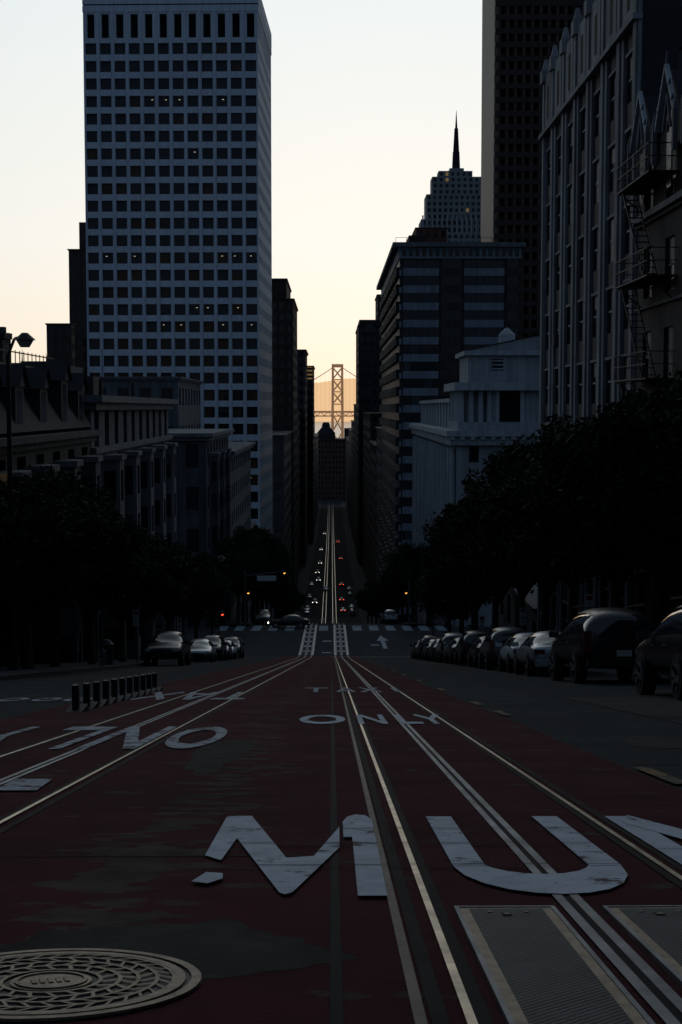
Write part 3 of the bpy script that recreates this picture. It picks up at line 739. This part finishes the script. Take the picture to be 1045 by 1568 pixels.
def dark_tower():
    b = B(); x0, x1, y0, y1 = 47.2, 100, 420, 455; zb, zt = -64, 165
    b.box('core', 'brown_dark', x0, x1, y0, y1, zb, zt)
    n = 22; w = (x1-x0)/n
    for i in range(n):
        xa = x0+i*w
        b.poly('bay_piers', 'brown_dark', [(xa,y0-.01,zb),(xa+w*.35,y0-1.6,zb),(xa+w*.35,y0-1.6,zt),(xa,y0-.01,zt)])
        b.poly('bay_glass', 'glass_w', [(xa+w*.35,y0-1.6,zb),(xa+w*.65,y0-1.6,zb),(xa+w*.65,y0-1.6,zt),(xa+w*.35,y0-1.6,zt)])
        b.poly('bay_piers', 'brown_dark', [(xa+w*.65,y0-1.6,zb),(xa+w,y0-.01,zb),(xa+w,y0-.01,zt),(xa+w*.65,y0-1.6,zt)])
    j = zb
    while j < zt:
        b.box('floor_bands', 'brown_dark', x0, x1, y0-1.72, y0-1.0, j, j+1.6); j += 3.9
    b.done('brown_granite_tower')
dark_tower()

def crown_tower():
    b = B(); Y = 800; W_ = 'crown_stone'
    def tier(xa, xb, za, zb_, nx, nz, d): b.facade((xa,Y+d,za), (1,0,0), xb-xa, zb_-za, nx, nz, .5, .55, W_, N=(0,-1,0), dep=.4, alt=.3, lit=.02); b.box('setback_mass', W_, xa, xb, Y+d+.6, Y+28-d, za, zb_)
    tier(48, 100, 40, 97, 16, 16, 0); tier(50, 96, 97, 105, 16, 2, 2); tier(53, 96, 105, 119, 14, 4, 4)
    tier(56.3, 93, 119, 129, 11, 3, 6); tier(60, 79, 129, 132.5, 6, 1, 8)
    for k in range(16): b.box('crown_fins', 'temple_trim', 50.5+k*2.7, 51.3+k*2.7, Y+1.2, Y+1.9, 96, 107)
    b.box('lantern', W_, 66.5, 74.5, Y+11, Y+18, 132.5, 134.5)
    b.beam('spire', 'charcoal', (70.3,Y+14,134.5), (70.3,Y+14,144), 2.4, 2.0, 8)
    b.beam('spire', 'charcoal', (70.3,Y+14,144), (70.3,Y+14,157), 1.8, 1.1, 8)
    b.beam('spire', 'charcoal', (70.3,Y+14,157), (70.3,Y+14,167), .7, .1, 8)
    b.done('art_deco_crown_tower')
crown_tower()
b = simple_building('', 12.3, 24, 650, 720, 37.5, 'charcoal', -1, 4, 28, 12, .5, .55, cornice=.4, fin=False)
b.box('arched_top', 'charcoal', 12.6, 23, 650.3, 715, 37.6, 40)
b.beam('roundel', 'stone_grey', (17,649.2,36), (17,650.4,36), 2.2, 2.2, 16)
b.done('narrow_dark_tower')
simple_building('distant_setback_tower', 24.5, 34, 760, 800, 60, 'stone_grey', -1, 4, 30, 8, .5, .5)
simple_building('red_brick_tower', 33, 45, 560, 600, 70, 'red_brick', -1, 4, 30, 6, .5, .5, cornice=.4)
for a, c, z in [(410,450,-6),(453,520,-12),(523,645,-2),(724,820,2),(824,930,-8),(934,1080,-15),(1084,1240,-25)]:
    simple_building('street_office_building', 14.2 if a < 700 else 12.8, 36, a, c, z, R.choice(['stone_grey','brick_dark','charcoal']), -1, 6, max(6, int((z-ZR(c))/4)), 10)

b = simple_building('', -60, 60, 1345, 1400, -29.5, 'red_brick', 1, 36, 12, 10, .4, .5, cornice=1.2, fin=False)
b.box('roof_pavilion', 'brick_dark', -14, 3.5, 1346, 1375, -29, -23.5)
b.beam('pavilion_roof', 'roof_dark', (-5.3,1358,-23.5), (-5.3,1358,-17.5), 12, 5, 4); b.beam('pavilion_roof', 'roof_dark', (-5.3,1358,-17.5), (-5.3,1358,-13.5), 4.5, 2.8, 12)
b.box('roof_turret', 'brick_dark', 12, 18, 1346, 1356, -29, -19)
b.done('waterfront_brick_building')

# bridge, bay, hills ------------------------------------------------
single('water', 'water', [(-6000,1520,-85.5),(6000,1520,-85.5),(6000,9500,-85.5),(-6000,9500,-85.5)], [(0,1,2,3)])
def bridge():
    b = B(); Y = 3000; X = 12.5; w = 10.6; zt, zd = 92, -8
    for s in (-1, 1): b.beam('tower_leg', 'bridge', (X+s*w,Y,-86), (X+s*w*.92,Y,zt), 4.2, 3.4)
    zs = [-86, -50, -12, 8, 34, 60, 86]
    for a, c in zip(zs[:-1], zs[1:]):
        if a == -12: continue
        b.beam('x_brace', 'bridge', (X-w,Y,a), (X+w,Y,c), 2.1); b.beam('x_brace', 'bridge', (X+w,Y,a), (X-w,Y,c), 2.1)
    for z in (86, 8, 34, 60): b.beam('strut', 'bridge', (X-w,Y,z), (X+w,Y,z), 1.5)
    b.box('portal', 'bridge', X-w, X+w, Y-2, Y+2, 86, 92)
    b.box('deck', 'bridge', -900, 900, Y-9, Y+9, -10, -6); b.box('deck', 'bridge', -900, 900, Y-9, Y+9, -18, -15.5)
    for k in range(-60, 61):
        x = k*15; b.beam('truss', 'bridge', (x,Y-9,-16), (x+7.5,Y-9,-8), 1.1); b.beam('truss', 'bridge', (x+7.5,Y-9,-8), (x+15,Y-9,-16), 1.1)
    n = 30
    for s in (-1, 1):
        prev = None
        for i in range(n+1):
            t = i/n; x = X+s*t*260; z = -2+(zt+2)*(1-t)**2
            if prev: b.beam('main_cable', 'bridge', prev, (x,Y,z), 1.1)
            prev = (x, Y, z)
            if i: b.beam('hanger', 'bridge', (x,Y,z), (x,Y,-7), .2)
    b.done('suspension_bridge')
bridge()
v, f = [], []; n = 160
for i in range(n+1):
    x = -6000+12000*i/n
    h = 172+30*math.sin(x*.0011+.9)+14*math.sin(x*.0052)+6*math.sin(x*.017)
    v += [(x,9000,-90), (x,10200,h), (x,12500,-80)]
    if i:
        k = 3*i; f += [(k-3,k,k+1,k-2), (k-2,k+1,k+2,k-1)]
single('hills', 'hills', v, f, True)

# ------------------------------------------------------------ trees
def tree_meshes(seed, leaves=9000, H=10.0, rad=3.0):
    rr = random.Random(seed)
    b = B(); th = H*.32; tips = []
    b.beam('t', 'bark', (0,0,-.4), (.1,.05,th), .24, .16, 8)
    for k in range(7):
        a = k*2*math.pi/7+rr.uniform(-.3,.3); e = rr.uniform(.5,.95)
        p0 = Vector((.1,.05,th-rr.uniform(0,.5))); p1 = p0+Vector((math.cos(a)*rad*.45*e, math.sin(a)*rad*.45*e, H*.18))
        b.beam('t', 'bark', p0, p1, .11, .07, 6)
        for q in range(3):
            a2 = a+rr.uniform(-.8,.8); p2 = p1+Vector((math.cos(a2)*rad*.4, math.sin(a2)*rad*.4, H*rr.uniform(.06,.25)))
            b.beam('t', 'bark', p1, p2, .06, .02, 5); tips.append(p2)
    vt, ft, _ = b.p['t']
    tm = bpy.data.meshes.new('trunk'); tm.from_pydata(vt, [], ft); tm.materials.append(M['bark'])
    cl = [(t, rr.uniform(.55,1.0)) for t in tips]
    for k in range(34):
        a = rr.uniform(0,6.28); u = rr.uniform(-1,1); r_ = rr.uniform(.55,1)
        cx = math.cos(a)*math.sqrt(1-u*u)*rad*r_; cy = math.sin(a)*math.sqrt(1-u*u)*rad*r_
        cz = H*.66+u*H*.28*r_+rr.uniform(-.3,.3)
        cl.append((Vector((cx,cy,cz)), rr.uniform(.45,1.05)))
    v, f = [], []
    for i in range(leaves):
        c, r_ = cl[rr.randrange(len(cl))]
        d = Vector((rr.gauss(0,1), rr.gauss(0,1), rr.gauss(0,.75))); d = d.normalized()*r_*(rr.random()**.4)*(1.25 if rr.random() < .1 else 1)
        p = c+d; s = rr.uniform(.07,.15)
        n = Vector((rr.gauss(0,1), rr.gauss(0,1), rr.gauss(0,1)+.6)).normalized(); u = n.orthogonal().normalized(); w = n.cross(u)
        a = rr.uniform(0,6.28); u, w = u*math.cos(a)+w*math.sin(a), w*math.cos(a)-u*math.sin(a)
        k = len(v); v += [tuple(p-u*s*1.3), tuple(p-w*s*.6), tuple(p+u*s*1.3), tuple(p+w*s*.6)]; f.append((k,k+1,k+2,k+3))
    cm = bpy.data.meshes.new('crown'); cm.from_pydata(v, [], f); cm.materials.append(M['leaf'])
    return tm, cm
TM = [tree_meshes(s, 15000) for s in (1,2,3,4)]
def tree(x, y, s=1.0, sz=1.0, k=None):
    e = bpy.data.objects.new('street_tree', None); scene.collection.objects.link(e)
    tm, cm = TM[R.randrange(4) if k is None else k]
    for nm, me in (('trunk', tm), ('crown', cm)):
        o = bpy.data.objects.new(nm, me); scene.collection.objects.link(o); o.parent = e
    e.location = (x, y, ZR(y)+.12); e.scale = (s, s, sz); e.rotation_euler = (0, 0, R.uniform(0,6.28))
for (x, y, s, sz) in [(10.7,47,1.15,1.02),(11,54,1.2,1.05),(10.4,61,1.1,1.12),(10.4,69,1.15,1.14),(10.4,78,1.25,1.24),(10.2,88,1.2,1.22),(10,98,1.15,1.15),(10,109,1.1,1.05),(9.9,118,.95,.9),
                      (10,167,1,1.0),(10.2,177,1.1,1.05),(10,188,1.0,1.0),(10,200,1,1),(10,214,1,1),(10,230,1,1),(10,250,1,1),
                      (-11.2,52,.95,.78),(-11.4,58,1.0,.84),(-11.2,66,.9,.76),(-11.3,76,.85,.74),(-11.3,85,.95,.8),(-11,95,.9,.82),(-11,105,.95,.92),(-11,115,.9,.88),
                      (-11,166,1.1,1.1),(-11,175,1.1,1.2),(-11.2,185,1.2,1.35),(-11,196,1.2,1.4),(-11,208,1.2,1.55),(-11,222,1.3,1.65),(-11,238,1.3,1.7),(-11,256,1.3,1.7),(-16,270,1.5,1.8),
                      (-11,310,1.2,1.3),(10,320,1.2,1.3),(-11,340,1.2,1.3),(10,350,1.2,1.2),(-10.5,380,1.2,1.2),(10,390,1.1,1.2)]:
    tree(x, y, s, sz)

# ------------------------------------------------------------ cars
def car(kind, paint, x, y, heading=0, lit=None, name=None, sc=1.0):
    """car facing +Y locally"""
    if kind == 'sedan':
        S = [(-2.3,.70,.42,.80,.84,.60),(-2.22,.84,.30,.90,.98,.70),(-1.75,.89,.24,.95,1.02,.72),(-1.25,.90,.22,.96,1.36,.60),(-.6,.90,.22,.95,1.45,.58),(.1,.90,.22,.94,1.44,.58),(.55,.90,.22,.93,1.30,.60),(1.1,.90,.22,.90,.96,.70),(1.8,.88,.24,.80,.85,.66),(2.2,.80,.28,.68,.72,.58),(2.32,.62,.36,.60,.62,.46)]
        cab = (2, 7); wb = 1.38; wr = .33
    elif kind == 'suv':
        S = [(-2.35,.78,.50,1.0,1.05,.66),(-2.30,.90,.38,1.06,1.20,.74),(-2.18,.94,.34,1.08,1.60,.70),(-1.6,.95,.30,1.08,1.72,.68),(-.6,.95,.30,1.07,1.75,.68),(.2,.95,.30,1.06,1.72,.67),(.6,.95,.30,1.05,1.58,.68),(1.15,.95,.30,1.04,1.12,.76),(1.9,.93,.32,.98,1.03,.74),(2.28,.86,.38,.88,.92,.66),(2.38,.70,.46,.78,.80,.54)]
        cab = (1, 7); wb = 1.42; wr = .38
    else:
        S = [(-2.7,.86,.52,1.05,1.07,.80),(-2.66,.94,.45,1.08,1.10,.86),(-1.2,.95,.42,1.08,1.10,.86),(-.95,.96,.40,1.08,1.12,.82),(-.85,.96,.38,1.08,1.72,.68),(-.1,.96,.38,1.08,1.82,.68),(.45,.96,.38,1.08,1.78,.68),(1.0,.96,.38,1.08,1.20,.80),(2.1,.94,.40,1.05,1.12,.78),(2.6,.90,.44,.98,1.02,.72),(2.7,.78,.5,.88,.9,.6)]
        cab = (3, 7); wb = 1.7; wr = .42
    v, f, mi = [], [], []
    K = 9
    for (yy, w, zb, zl, zt, wt) in S:
        zm = zb+(zl-zb)*.55
        half = [(w*.86,zb),(w,zm),(w*.975,zl),(wt,zt-.02)]
        ring = [(p[0],yy,p[1]) for p in half]+[(0,yy,zt+.025)]+[(-p[0],yy,p[1]) for p in half[::-1]]
        v += ring
    ns = len(S)
    for i in range(ns-1):
        c0, c1 = cab
        for j in range(K):
            a, bb = i*K+j, i*K+(j+1) % K
            f.append((a, bb, bb+K, a+K)); g = 0
            if j in (2, 5) and c0 <= i < c1: g = 1
            if j in (3, 4):
                dz = S[i+1][4]-S[i][4]
                if abs(dz) > .14 and c0-1 <= i < c1+1: g = 1
            if kind == 'suv' and i == 1 and j in (2,3,4,5): g = 1
            if kind == 'pickup' and i == 2 and j in (3,4): g = 0
            if j == 8: g = 2
            mi.append(g)
    f.append(tuple(range(K))[::-1]); mi.append(0); f.append(tuple((ns-1)*K+j for j in range(K))); mi.append(0)
    me = bpy.data.meshes.new('body'); me.from_pydata(v, [], f)
    for m in ('paint_'+paint, 'car_glass', 'rubber'): me.materials.append(M[m])
    for p, g in zip(me.polygons, mi): p.material_index = g; p.use_smooth = True
    e = bpy.data.objects.new(name or {'sedan':'parked_car','suv':'parked_suv','pickup':'parked_pickup_truck'}[kind], None)
    scene.collection.objects.link(e)
    o = bpy.data.objects.new('body', me); scene.collection.objects.link(o); o.parent = e
    sd = o.modifiers.new('sub', 'SUBSURF'); sd.levels = 2; sd.render_levels = 2
    b = B(); L0, L1 = S[0][0], S[-1][0]; wmax = max(s[1] for s in S)
    for sy in (-1, 1):
        for sx in (-1, 1):
            c = (sx*(wmax-.10), sy*wb, wr)
            b.cyl('wheel_arch', 'rubber', (sx*(wmax-.12), sy*wb, wr+.03), (1,0,0), wr+.075, .20, 24)
            b.cyl('tyre', 'rubber', c, (1,0,0), wr, .235, 24)
            b.cyl('rim', 'rim', (sx*(wmax+.02), sy*wb, wr), (1,0,0), wr*.62, .02, 16)
            for k in range(5):
                a = k*2*math.pi/5
                b.beam('rim_gap', 'rubber', (sx*(wmax+.033), sy*wb+wr*.2*math.cos(a), wr+wr*.2*math.sin(a)), (sx*(wmax+.033), sy*wb+wr*.55*math.cos(a), wr+wr*.55*math.sin(a)), .012, .05)
    zr = S[1][3]; zf = S[-2][3]; on = lit or ''
    wr_ = S[1][1]
    for sx in (-1, 1):
        if kind == 'sedan':
            b.box('tail_lamp', 'tail_on' if 't' in on else 'tail', *sorted((sx*wr_*.55, sx*wr_*.93)), L0+.0, L0+.16, zr-.20, zr-.05)
        else:
            b.box('tail_lamp', 'tail_on' if 't' in on else 'tail', *sorted((sx*wr_*.80, sx*wr_*.98)), L0+.0, L0+.14, zr-.35, zr+(.12 if kind == 'suv' else -.03))
        wf = S[-2][1]
        b.box('head_lamp', 'head_on' if 'h' in on else 'head', *sorted((sx*wf*.55, sx*wf*.95)), L1-.22, L1-.03, zf-.16, zf-.02)
        b.box('door_mirror', 'paint_'+paint, *sorted((sx*(wmax-.02), sx*(wmax+.20))), .62, .74, S[5][3]+.0, S[5][3]+.15)
        for yy in (-.35, .62): b.box('door_handle', 'rim', *sorted((sx*(wmax-.02), sx*(wmax+.012))), yy-.25, yy-.1, S[4][3]-.14, S[4][3]-.11)
    b.box('rear_bumper', 'rubber' if kind != 'sedan' else 'paint_'+paint, -wr_*.9, wr_*.9, L0-.05, L0+.15, S[1][2]+.02, S[1][2]+.2)
    b.box('front_bumper', 'rubber', -.62, .62, L1-.12, L1+.03, S[-2][2]+.0, S[-2][2]+.17)
    b.box('grille', 'rubber', -.4, .4, L1-.06, L1+.01, S[-2][2]+.2, S[-2][3]-.12)
    b.box('licence_plate', 'plate', -.17, .17, L0-.062, L0-.04, S[1][2]+.24, S[1][2]+.38)
    if kind == 'suv':
        for sx in (-1, 1): b.beam('roof_rail', 'iron', (sx*.62,-1.8,1.79), (sx*.62,.2,1.79), .025)
    for part, (vv, ff, m) in b.p.items():
        m2 = bpy.data.meshes.new(part); m2.from_pydata(vv, [], ff); m2.materials.append(M[m])
        oo = bpy.data.objects.new(part, m2); scene.collection.objects.link(oo); oo.parent = e
    e.matrix_world = on_road(x, y, heading) @ Matrix.Scale(sc, 4)
    return e
for (k, p, y, l, sc, x) in [('suv','black',26.2,None,1.03,7.0),('suv','black',37.5,None,1.12,7.2),('sedan','silver',46.2,None,1,7.2),('sedan','white',52,None,1,7.2),('suv','grey',58,None,1,7.2),('sedan','black',64.2,None,1,7.2),
                  ('suv','black',70.5,None,1,7.2),('sedan','grey',76.8,None,1,7.2),('suv','silver',83,None,1,7.2),('sedan','black',89.5,None,1,7.2),('sedan','grey',96,None,1,7.2),('suv','black',102,None,1,7.2),('sedan','black',108.5,None,1,7.2)]:
    car(k, p, x+R.uniform(-.08,.08), y, R.uniform(-.015,.015), l, sc=sc)
for (k, p, y) in [('suv','black',71),('sedan','silver',88),('suv','black',95),('sedan','blue',101.5),('sedan','white',108),('suv','black',114.5)]:
    car(k, p, -8.2+R.uniform(-.08,.08), y, math.pi+R.uniform(-.02,.02))
car('suv', 'silver', 7.0, 169, 0); car('sedan', 'black', 7.0, 176, 0); car('suv', 'grey', -8.1, 168, math.pi)
for (x, y, h, l) in [(-5.6,470,1,'h'),(-5.2,560,1,'h'),(-6,600,1,'h'),(-5.4,660,1,'h'),(-5.6,760,1,'h'),(3.6,445,0,'t'),(3.4,480,0,'t'),(3.8,540,0,'t'),(4.4,690,0,'t'),(-2,520,1,None),(-7.8,440,1,None),(-7.8,447,1,None),(6.4,436,0,None),(6.4,443,0,None),(6.5,455,0,None),(6.5,500,0,None),(6.5,520,0,None),(-7.8,490,1,None),(-7.8,540,1,None),(3.5,820,0,'t'),(-4.5,900,1,'h')]:
    car(R.choice(['sedan','suv']), R.choice(['black','grey','silver','white']), x, y, math.pi*h, l, 'distant_car')
car('sedan', 'black', -3.2-1.6, 157, math.pi/2, 'h', 'crossing_car')

# ------------------------------------------------------------ street furniture
def signal(x, y, arm=0, col='tail_on', side=1, sign=False):
    b = B()
    b.beam('pole', 'galv', (0,0,-.3), (0,0,5.2 if not arm else 6.2), .09, .07, 10); b.cyl('pole_base', 'galv', (0,0,.15), (0,0,1), .18, .5, 10)
    heads = [(side*-.35, 3.3)]
    if arm: b.beam('mast_arm', 'galv', (0,0,5.6), (arm,0,6.1), .07, .045, 8); heads.append((arm, 5.6))
    for hx, hz in heads:
        b.box('signal_head', 'iron', hx-.17, hx+.17, -.12, .12, hz-.5, hz+.5)
        b.box('backplate', 'iron', hx-.26, hx+.26, .0, .03, hz-.6, hz+.6)
        for k, m in enumerate(('tail', 'glass', 'glass')):
            mm = col if k == 0 else m
            b.cyl('lens_%d' % k, mm, (hx,-.13,hz+.33-k*.33), (0,1,0), .11, .03, 14)
            b.beam('visor', 'iron', (hx,-.14,hz+.45-k*.33), (hx,-.34,hz+.43-k*.33), .12, .11, 8)
    if sign:
        b.box('street_name_sign', 'sign', arm*.3, arm*.3+2.2, -.03, .03, 5.0, 5.6)
    b.done('traffic_signal', loc=(x, y, ZR(y)+.12))
signal(-9.9, 123.5, 0, 'tail_on', -1); signal(8.9, 123.5, 0, 'glass', 1); signal(-9.9, 162, 4.5, 'amber_on', -1, True); signal(8.9, 162, 0, 'amber_on', 1)
def sign_post(x, y):
    b = B(); b.beam('post', 'galv', (0,0,-.2), (0,0,2.7), .03, .03, 8)
    b.box('sign_plate', 'sign', -.15, .15, -.025, -.012, 2.2, 2.65); b.box('sign_plate_lower', 'sign', -.15, .15, -.025, -.012, 1.85, 2.15)
    b.box('sign_text', 'tail', -.11, .11, -.03, -.026, 2.45, 2.6)
    b.done('parking_sign', loc=(x, y, ZR(y)+.13))
for y in (49, 66, 84): sign_post(8.95, y)
for y in (70, 90): sign_post(-9.7, y)
def lamp(x, y, H, arm):
    b = B(); b.cyl('base', 'iron', (0,0,.4), (0,0,1), .2, 1.0, 12); b.beam('post', 'iron', (0,0,0), (0,0,H-.8), .12, .07, 10)
    b.beam('arm', 'iron', (0,0,H-.8), (arm*.4,0,H-.2), .05, .05, 8); b.beam('arm', 'iron', (arm*.4,0,H-.2), (arm,0,H-.1), .05, .04, 8)
    b.beam('lamp_housing', 'iron', (arm,0,H), (arm,0,H-.25), .1, .38, 14); b.beam('lamp_globe', 'head', (arm,0,H-.26), (arm,0,H-.5), .30, .16, 14)
    b.done('street_lamp', loc=(x, y, ZR(y)+.12))
lamp(-11.3, 50, 11.9, .6); lamp(-10, 118, 8.5, .8); lamp(9.2, 92, 8.5, -.8); lamp(-10, 182, 8.5, .8)
b = B()
for k in range(11):
    y = 20.6+k*.92
    z = ZR(y); x = -3.75
    b.box('post_%d' % k, 'iron', x-.045, x+.045, y-.05, y+.05, z-.01, z+.40)
    b.box('reflective_band_%d' % k, 'stone_grey', x+.046, x+.051, y-.04, y+.04, z+.05, z+.36)
    b.box('base_rail', 'charcoal', x-.12, x+.12, y-.38, y+.38, z-.05, z+.06-.02)
b.done('lane_delineator_row')
def bin_(x, y):
    b = B(); b.beam('can', 'charcoal', (0,0,0), (0,0,.95), .27, .3, 14); b.beam('lid', 'galv', (0,0,.95), (0,0,1.15), .32, .12, 14)
    b.done('litter_bin', loc=(x, y, ZR(y)+.13))
bin_(-10.2, 64); bin_(9.2, 117)
def hydrant(x, y):
    b = B(); b.beam('barrel', 'stone_light', (0,0,0), (0,0,.6), .12, .11, 12); b.beam('bonnet', 'stone_light', (0,0,.6), (0,0,.78), .14, .04, 12)
    b.cyl('outlets', 'stone_light', (0,0,.42), (1,0,0), .055, .4, 10); b.cyl('base', 'stone_light', (0,0,.03), (0,0,1), .17, .06, 12)
    b.done('fire_hydrant', loc=(x, y, ZR(y)+.13))
hydrant(-9.9, 61)

# ------------------------------------------------------------ light
# dusk sky: Nishita sky plus the broad pale glow around the (already hidden) sun
EL, AZ = 0.9, 3.0
w = bpy.data.worlds.new('World'); scene.world = w; w.use_nodes = True
nt = w.node_tree; bg = nt.nodes['Background']; L = nt.links.new
sky = nt.nodes.new('ShaderNodeTexSky'); sky.sky_type = 'NISHITA'; sky.sun_disc = False
sky.sun_elevation = math.radians(EL); sky.sun_rotation = math.radians(AZ)
sky.altitude = 50; sky.air_density = 1.0; sky.dust_density = 1.0; sky.ozone_density = 2
hs = nt.nodes.new('ShaderNodeHueSaturation'); hs.inputs['Saturation'].default_value = .5; hs.inputs['Value'].default_value = .012
L(sky.outputs['Color'], hs.inputs['Color'])
el, az = math.radians(EL), math.radians(AZ)
dirv = Vector((math.sin(az)*math.cos(el), math.cos(az)*math.cos(el), math.sin(el)))
tc = nt.nodes.new('ShaderNodeTexCoord')
dp = nt.nodes.new('ShaderNodeVectorMath'); dp.operation = 'DOT_PRODUCT'; dp.inputs[1].default_value = dirv
L(tc.outputs['Generated'], dp.inputs[0])
ma = nt.nodes.new('ShaderNodeMath'); ma.operation = 'MULTIPLY_ADD'; ma.inputs[1].default_value = .5; ma.inputs[2].default_value = .5
L(dp.outputs['Value'], ma.inputs[0])
cr = nt.nodes.new('ShaderNodeValToRGB'); el_ = cr.color_ramp.elements
el_[0].position = 0; el_[0].color = (.070,.106,.165,1)
el_[1].position = .5; el_[1].color = (.058,.088,.138,1)
for p, c in ((.75,(.13,.165,.21,1)), (.88,(.46,.53,.58,1)), (.95,(.78,.82,.84,1)), (.985,(.88,.90,.89,1)), (1.0,(.94,.93,.90,1))):
    e = el_.new(p); e.color = c
L(ma.outputs[0], cr.inputs['Fac'])
sp = nt.nodes.new('ShaderNodeSeparateXYZ'); L(tc.outputs['Generated'], sp.inputs[0])
wr_ = nt.nodes.new('ShaderNodeValToRGB'); we = wr_.color_ramp.elements
we[0].position = 0.0; we[0].color = (1.08,.84,.58,1); we[1].position = .26; we[1].color = (.98,1,1.0,1)
e = we.new(.045); e.color = (1.06,.92,.76,1); e = we.new(.11); e.color = (1.04,.99,.92,1)
L(sp.outputs['Z'], wr_.inputs['Fac'])
mu = nt.nodes.new('ShaderNodeMix'); mu.data_type = 'RGBA'; mu.blend_type = 'MULTIPLY'; mu.inputs['Factor'].default_value = 1
L(cr.outputs['Color'], mu.inputs['A']); L(wr_.outputs['Color'], mu.inputs['B'])
ad = nt.nodes.new('ShaderNodeMix'); ad.data_type = 'RGBA'; ad.blend_type = 'ADD'; ad.inputs['Factor'].default_value = 1
L(mu.outputs['Result'], ad.inputs['A']); L(hs.outputs['Color'], ad.inputs['B'])
L(ad.outputs['Result'], bg.inputs['Color']); bg.inputs['Strength'].default_value = 1.0
sd = bpy.data.lights.new('sun', 'SUN'); sd.energy = .3; sd.angle = math.radians(.5); sd.color = (1, .75, .5)
so = bpy.data.objects.new('sun', sd); scene.collection.objects.link(so)
so.rotation_euler = dirv.to_track_quat('Z', 'Y').to_euler(); so.location = (0, 0, 60)

# ------------------------------------------------------------ camera
cd = bpy.data.cameras.new('camera'); cam = bpy.data.objects.new('camera', cd); scene.collection.objects.link(cam)
cd.sensor_fit = 'VERTICAL'; cd.sensor_height = 36; cd.sensor_width = 24; cd.lens = 50
cd.clip_start = .1; cd.clip_end = 30000
cam.location = (0, 0, 0); cam.rotation_euler = (math.radians(90-4.18), 0, math.radians(-.38))
scene.camera = cam
